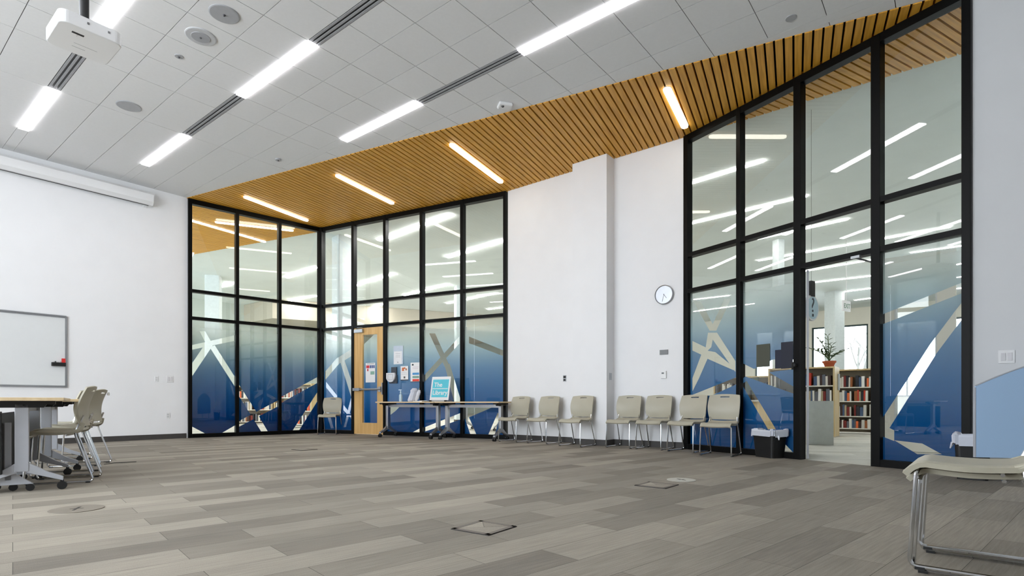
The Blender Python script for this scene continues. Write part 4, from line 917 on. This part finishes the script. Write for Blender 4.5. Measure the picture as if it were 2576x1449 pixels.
# bookcases with individual books
BOOKC = [(226, 222, 212), (190, 60, 40), (60, 40, 34), (214, 208, 196), (150, 90, 50), (34, 36, 44), (200, 196, 186), (224, 110, 60), (96, 100, 110), (236, 234, 228), (120, 40, 34), (176, 160, 130), (70, 90, 120)]
book_src = []
BOOKN = {}
CNAME = ['cream', 'bright red', 'dark brown', 'pale grey', 'tan', 'near-black', 'light grey', 'orange', 'slate grey', 'white', 'deep red', 'khaki', 'blue']
ORD = ['lowest', 'second', 'third', 'fourth']
def bookmesh(i):
    mb = MB(); mb.box((-0.5, 0, 0), (0.5, 1, 1)); me = bpy.data.meshes.new('book'); BOOKN[me.name] = CNAME[i]; me.from_pydata(mb.v, [], mb.f); me.materials.append(C(BOOKC[i], 0.6)); return me
book_src = [bookmesh(i) for i in range(len(BOOKC))]
rb = random.Random(11); NB = [0]
def books(M, x0, x1, z, hmax, label, group, dens=0.92, d=0.18):
    x = x0
    while x < x1 - 0.05:
        w_ = rb.uniform(0.03, 0.075)
        if rb.random() < dens:
            h = hmax * rb.uniform(0.66, 0.95); o = bpy.data.objects.new('book', rb.choice(book_src)); COL.objects.link(o)
            o.matrix_world = M @ Matrix.Translation((x + w_ / 2, 0.03, z)) @ Matrix.Rotation(rb.uniform(-0.02, 0.02), 4, 'Y') @ Matrix.Diagonal((w_ * 0.92, d, h, 1))
            tag(o, label % BOOKN[o.data.name] , 'book', group); NB[0] += 1
        x += w_ + (0.06 if rb.random() < 0.06 else 0.001)
def bookcase(A, dirv, L, depth, ztop, shelves, label, blabel, bgroup, wm=None, back=True, ends=(1, 1), dens=0.92):
    wm = wm or M_PALE; M = frame((A.x, A.y, 0), dirv); t = empty('bookcase'); t.matrix_world = M; tag(t, label, 'bookcase')
    mb = MB(); mb.box((0, 0, 0), (0.035, depth, ztop)); mb.build('side_panel', wm, t)
    mb = MB(); mb.box((L - 0.035, 0, 0), (L, depth, ztop)); mb.build('side_panel', wm, t)
    mb = MB(); mb.box((0.035, 0, ztop - 0.035), (L - 0.035, depth, ztop)); mb.build('top_panel', wm, t)
    mb = MB(); mb.box((0.035, depth * 0.55, 0.02), (L - 0.035, depth * 0.55 + 0.02, ztop - 0.035)); mb.build('back_panel', C((150, 140, 120)), t)
    for z in shelves:
        mb = MB(); mb.box((0.035, 0.01, z - 0.025), (L - 0.035, depth * 0.55, z)); mb.build('shelf', C((226, 222, 210)), t)
    zs = list(shelves) + [ztop - 0.035]
    for i in range(len(shelves)): books(M, 0.05, L - 0.05, zs[i] + 0.0, min(0.30, zs[i + 1] - zs[i] - 0.05), '%s ' + blabel.replace('SHELF', ORD[i] + ' shelf'), bgroup, dens)
    return t
s1 = AT(2100, 1012, 12.0); S1L = 1.35
a1 = Vector((s1.x, s1.y, 0)) + RD * S1L
bookcase(a1, -RD, S1L, 0.62, 1.53, (0.10, 0.44, 0.78, 1.12), 'pale wood bookcase in the doorway carrying the potted plant', 'book on the SHELF of the bookcase below the potted plant', 'books on the bookcase with the plant')
s2 = AT(2215, 1012, 13.0)
a2 = Vector((s2.x, s2.y, 0)) + RD * 1.05
bookcase(a2, -RD, 1.05, 0.62, 1.55, (0.13, 0.42, 0.78, 1.12), 'pale wood bookcase at the right of the doorway below the far window', 'book on the SHELF of the bookcase below the far window', 'books on the bookcase below the window')
# leaflet holder on the end panel
pe = Vector((s1.x, s1.y, 0)) + CD * 0.35 - RD * 0.006
mb = MB(); mb.prism([pe + Vector((0, 0, 1.02)), pe + CD * 0.16 + Vector((0, 0, 1.02)), pe + CD * 0.16 - RD * 0.02 + Vector((0, 0, 1.02)), pe - RD * 0.02 + Vector((0, 0, 1.02))], (0, 0, 0.36)); tag(mb.build('label_holder', C((180, 186, 190))), 'narrow label holder on the end of the bookcase with the plant', 'label holder')
# white counter end
cw0 = AT(2032, 1012, 9.9); cw1 = AT(2097, 1012, 9.75)
wc = Wall(Vector((cw0.x, cw0.y, 0)), Vector((cw1.x, cw1.y, 0)))
cwt = tag(empty('service_cabinet', tuple(wc.p(0, 0))), 'plain white cabinet front standing in the doorway below the bookcase', 'cabinet'); bpy.context.view_layer.update()
mb = MB(); mb.prism([wc.p(0, 0), wc.p(wc.L, 0), wc.p(wc.L, 0, -0.5), wc.p(0, 0, -0.5)], (0, 0, 0.775)); into(mb.build('body', C((208, 212, 206)), cwt), cwt)
mb = MB(); mb.prism([wc.p(-0.03, 0, 0.0), wc.p(-0.002, 0, 0.0), wc.p(-0.002, 0, -0.5), wc.p(-0.03, 0, -0.5)], (0, 0, 0.79)); into(mb.build('side_panel', C((214, 208, 196)), cwt), cwt)
# plant
pp_ = AT(2086, 1012, 12.25); pt = empty('potted_plant', (pp_.x, pp_.y, 1.53)); tag(pt, 'leafy green plant in a terracotta pot on the bookcase', 'potted plant')
mb = MB(); mb.lathe([(0.085, 0), (0.12, 0.09), (0.135, 0.09), (0.14, 0.13), (0.125, 0.13), (0.12, 0.11)], 24); mb.build('pot', C((176, 84, 46), 0.7), pt)
mb = MB(); mb.lathe([(0.118, 0.10), (0.118, 0.112)], 24); mb.build('soil', C((60, 44, 34)), pt)
def stem_path(az, h, spread): return [Vector((math.cos(az) * spread * t ** 1.6, math.sin(az) * spread * t ** 1.6, 0.11 + h * (t - 0.25 * t * t * (spread > 0.25)))) for t in [k / 6 for k in range(7)]]
mbS = MB(); mbL = MB(); rp = random.Random(5)
for az, h, sp3 in ((3.0, 0.42, 0.42), (0.2, 0.36, 0.40), (1.4, 0.58, 0.08), (3.4, 0.34, 0.30), (-0.3, 0.30, 0.26), (2.2, 0.5, 0.2), (4.4, 0.34, 0.2)):
    P = stem_path(az, h, sp3); mbS.tube(P, 0.009, 5)
    for k in range(2, 7):
        for s in (-1, 1):
            base_ = P[k]; d = (P[k] - P[k - 1]).normalized(); side = d.cross(Vector((0, 0, 1))).normalized() * s
            ld = (d * 0.6 + side + Vector((0, 0, rp.uniform(-0.3, 0.4)))).normalized(); Ln = rp.uniform(0.10, 0.15); wd = ld.cross(Vector((0, 0, 1))).normalized() * 0.026
            a = base_; m1 = base_ + ld * Ln * 0.5 + Vector((0, 0, 0.012)); tip = base_ + ld * Ln
            th_ = Vector((0, 0, 0.002)); mbL.add([a, m1 + wd, tip, m1 - wd, a + th_, m1 + wd + th_, tip + th_, m1 - wd + th_], [(0, 3, 2, 1), (4, 5, 6, 7), (0, 1, 5, 4), (1, 2, 6, 5), (2, 3, 7, 6), (3, 0, 4, 7)])
mbS.build('stem', C((70, 90, 50)), pt); mbL.build('foliage', C((46, 74, 40), 0.45), pt)
# service desk and low shelving glimpsed through the clear stripes of the film
dk = AT(1950, 1012, 10.2); dk2 = AT(1790, 1012, 12.6)
wd_ = Wall(Vector((dk2.x, dk2.y, 0)), Vector((dk.x, dk.y, 0)))
sdk = tag(empty('service_desk', tuple(wd_.p(0, 0))), 'long service desk with a pale top and wood front behind the blue glass', 'desk'); bpy.context.view_layer.update()
mb = MB(); mb.prism([wd_.p(0, 0), wd_.p(wd_.L, 0), wd_.p(wd_.L, 0, -0.6), wd_.p(0, 0, -0.6)], (0, 0, 0.76)); into(mb.build('front', M_PALE, sdk), sdk)
mb = MB(); mb.prism([wd_.p(-0.05, 0.762, 0.06), wd_.p(wd_.L + 0.05, 0.762, 0.06), wd_.p(wd_.L + 0.05, 0.762, -0.66), wd_.p(-0.05, 0.762, -0.66)], (0, 0, 0.035)); into(mb.build('worktop', C((214, 210, 200)), sdk), sdk)
def lib_box(px, Y, w_, d_, z0, h, rgb, name, label, cat, rz=0.6):
    p = AT(px, 1012, Y); t = MB(); t.box((-w_ / 2, -d_ / 2, 0), (w_ / 2, d_ / 2, h)); o = t.build(name, C(rgb), None, 0.01); o.location = (p.x, p.y, z0); o.rotation_euler = (0, 0, rz); tag(o, label, cat); return o
def monitor(u_, rgb, label):
    p = wd_.p(u_, 0.797, -0.25); t = empty('desk_monitor', tuple(p), math.atan2(wd_.t.y, wd_.t.x)); tag(t, label, 'monitor')
    mb = MB(); mb.box((-0.27, -0.015, 0.12), (0.27, 0.015, 0.46)); mb.build('screen', C(rgb, 0.3), t)
    mb = MB(); mb.box((-0.03, -0.03, 0.01), (0.03, -0.012, 0.2)); mb.box((-0.12, -0.09, 0.0), (0.12, 0.09, 0.012)); mb.build('stand', M_BLKP, t)
monitor(2.35, (50, 52, 52), 'dark monitor on the service desk behind the right glass')
monitor(1.2, (28, 58, 48), 'greenish monitor at the far end of the service desk')
fl_ = wd_.p(wd_.L - 0.35, 0.797, -0.1); ft = empty('flower_vase', tuple(fl_)); tag(ft, 'white flowers in a low vase on the service desk', 'flowers')
mb = MB(); mb.lathe([(0.05, 0), (0.07, 0.06), (0.05, 0.12)], 14); mb.build('vase', M_WHITE, ft)
mb = MB()
for k in range(14):
    a = k * 2.4; r_ = 0.10 * math.sqrt(k / 14); mb.lathe([(0.0, -0.03), (0.035, 0.0), (0.0, 0.03)], 8, Matrix.Translation((r_ * math.cos(a), r_ * math.sin(a), 0.2 + 0.05 * math.cos(k))))
mb.build('bloom', C((228, 228, 206)), ft)
mb = MB()
for k in range(8): a = k * 0.785; mb.tube([(0, 0, 0.1), (0.09 * math.cos(a), 0.09 * math.sin(a), 0.17)], 0.006, 5)
mb.build('stems', C((70, 96, 50)), ft)
# bookcases behind the far glass
def libcase(pxa, Ya, L, ztop, shelves, label, bl, bg, dirv=None, dens=0.85):
    p = AT(pxa, 1012, Ya); return bookcase(Vector((p.x, p.y, 0)), dirv or -RD, L, 0.5, ztop, shelves, label, bl, bg, dens=dens)
libcase(560, 18.2, 1.8, 1.30, (0.1, 0.5, 0.9), 'low bookcase behind the left glass wall, beside the white column', 'book on the SHELF of the low bookcase behind the left glass', 'books behind the left glass wall', CD)
libcase(690, 17.5, 2.1, 1.30, (0.1, 0.5, 0.9), 'low bookcase behind the third pane of the left glass wall', 'book on the SHELF of the bookcase behind the third pane', 'books behind the third pane', -RD)
libcase(1795, 15.5, 1.6, 1.45, (0.15, 0.55, 1.0), 'bookcase with red books behind the blue glass above the overlapping chairs', 'book on the SHELF of the bookcase behind the blue glass', 'books behind the blue glass', -RD)
# reading table and chairs outside the far glass
table('reading_table', AT(1215, 1012, 15.0) - Vector((0, 0, H)), (-RD.x, -RD.y), 1.6, 0.8, 'reading table beyond the far glass, glimpsed under the folding table', None, 0.74, legm=M_SILVER)
# bulkheads
mb = MB(); mb.prism([RC(16.5, 24.9, 4.3), RC(25, 24.9, 4.3), RC(25, 12.0, 4.3), RC(22.5, 12.0, 4.3)], (0, 0, 0.82)); tag(mb.build('trim_2', mat('bulkhead beige', (186, 178, 160), 0.8, noise=0.01)), kind='structure')
# lights of the library
LIB = [(478, 547, 668, 603), (541, 552, 738, 574), (722, 701, 797, 674), (556, 724, 584, 712), (730, 757, 798, 746), (560, 800, 590, 793), (620, 806, 650, 799), (676, 812, 705, 806), (730, 817, 765, 811),
       (955, 608, 1135, 543), (1127, 650, 1270, 607), (880, 725, 992, 690), (1017, 745, 1130, 717), (1125, 765, 1250, 739), (1228, 780, 1290, 771), (1005, 800, 1150, 791), (1132, 830, 1243, 803), (877, 798, 963, 766),
       (1730, 467, 1922, 408), (1730, 567, 2030, 496), (1895, 606, 2133, 554), (1907, 658, 2392, 573), (2290, 638, 2470, 614), (2000, 688, 2215, 652), (2050, 712, 2210, 694), (2105, 738, 2215, 724), (2150, 757, 2220, 748), (1745, 755, 1835, 745), (1745, 785, 1898, 765), (2405, 668, 2470, 655), (2405, 700, 2470, 692), (2405, 728, 2470, 722)]
LIBL = []
for k, (xa, ya, xb, yb) in enumerate(LIB):
    pa, pb_ = FL(xa, ya, ZC + 0.04), FL(xb, yb, ZC + 0.04)
    inwood = (xa, ya) in ((478, 547), (541, 552))
    z = ZC - 0.012 if inwood else ZC + 0.078
    xm_, ym_ = (xa + xb) / 2, (ya + yb) / 2
    wn = 'left glass wall' if xm_ < 810 else 'far glass wall' if xm_ < 1280 else 'right glass wall'
    cols = (472, 596, 703, 810, 890, 970, 1062, 1164, 1280, 1862, 2010, 2207, 2600); base_c = 0 if xm_ < 810 else 3 if xm_ < 1280 else 8
    pn = ('first', 'second', 'third', 'fourth', 'fifth')[sum(1 for q in cols if q <= xm_) - 1 - base_c]
    lz = H - (ym_ - HY) / FPX * (12.5 if xm_ < 1280 else 7.5)
    rowt = 'top' if lz > T1 else 'middle' if lz > T2 else 'lower'
    vol = 'long' if math.hypot(xb - xa, yb - ya) > 150 else 'short' if math.hypot(xb - xa, yb - ya) < 60 else 'slim'
    ll = ('%s linear light on the wood ceiling beyond the left glass wall' % ('upper' if xa > 500 else 'lower, brighter')) if inwood else '%s linear light seen through the %s row, %s pane of the %s' % (vol, rowt, pn, wn)
    LIBL.append((pa, pb_, z, inwood, xm_, ym_, ll))
for k, (pa, pb_, z, inwood, xm_, ym_, ll) in enumerate(LIBL):
    same = sorted([q[5] for q in LIBL if q[6] == ll])
    if len(same) > 1: ll = ({2: ('upper', 'lower'), 3: ('uppermost', 'middle', 'lowest')}[len(same)][same.index(ym_)]) + ' ' + ll.replace('linear ', '')
    wlight('library_light', pa, pb_, 0.075 if xm_ > 1700 else 0.10, z, M_L2 if inwood else (M_L4 if xm_ > 1700 else M_L3), ll, 'lights on the wood ceiling beyond the glass' if inwood else 'linear lights on the library ceiling', 0.022)
# tree outside
for px, Y, lb in ((2152, 31, 'bare tree outside the far library window, in the middle of the pane'), (2175, 34, 'bare tree outside the far library window, farther back')):
    p = AT(px, 1012, Y); t = empty('bare_tree', (p.x, p.y, 0)); tag(t, lb, 'tree'); mb = MB(); rt = random.Random(px)
    def br_(a, d, L, r_, n_):
        pts = [a]; 
        for k in range(4): a = a + d * L / 4; d = (d + Vector((rt.uniform(-0.15, 0.15), rt.uniform(-0.15, 0.15), 0.03))).normalized(); pts.append(a)
        mb.tube(pts, [r_ * (1 - 0.12 * k) for k in range(5)], 6)
        if n_ > 0:
            for s in range(3): br_(pts[rt.choice((2, 3, 4))], (d + Vector((rt.uniform(-0.9, 0.9), rt.uniform(-0.9, 0.9), rt.uniform(0, 0.5)))).normalized(), L * 0.62, r_ * 0.5, n_ - 1)
    br_(Vector((0, 0, -0.5)), Vector((0.05, 0, 1)), 4.0, 0.16, 3); mb.build('trunk', C((92, 92, 88)), t)
print('books', NB[0])
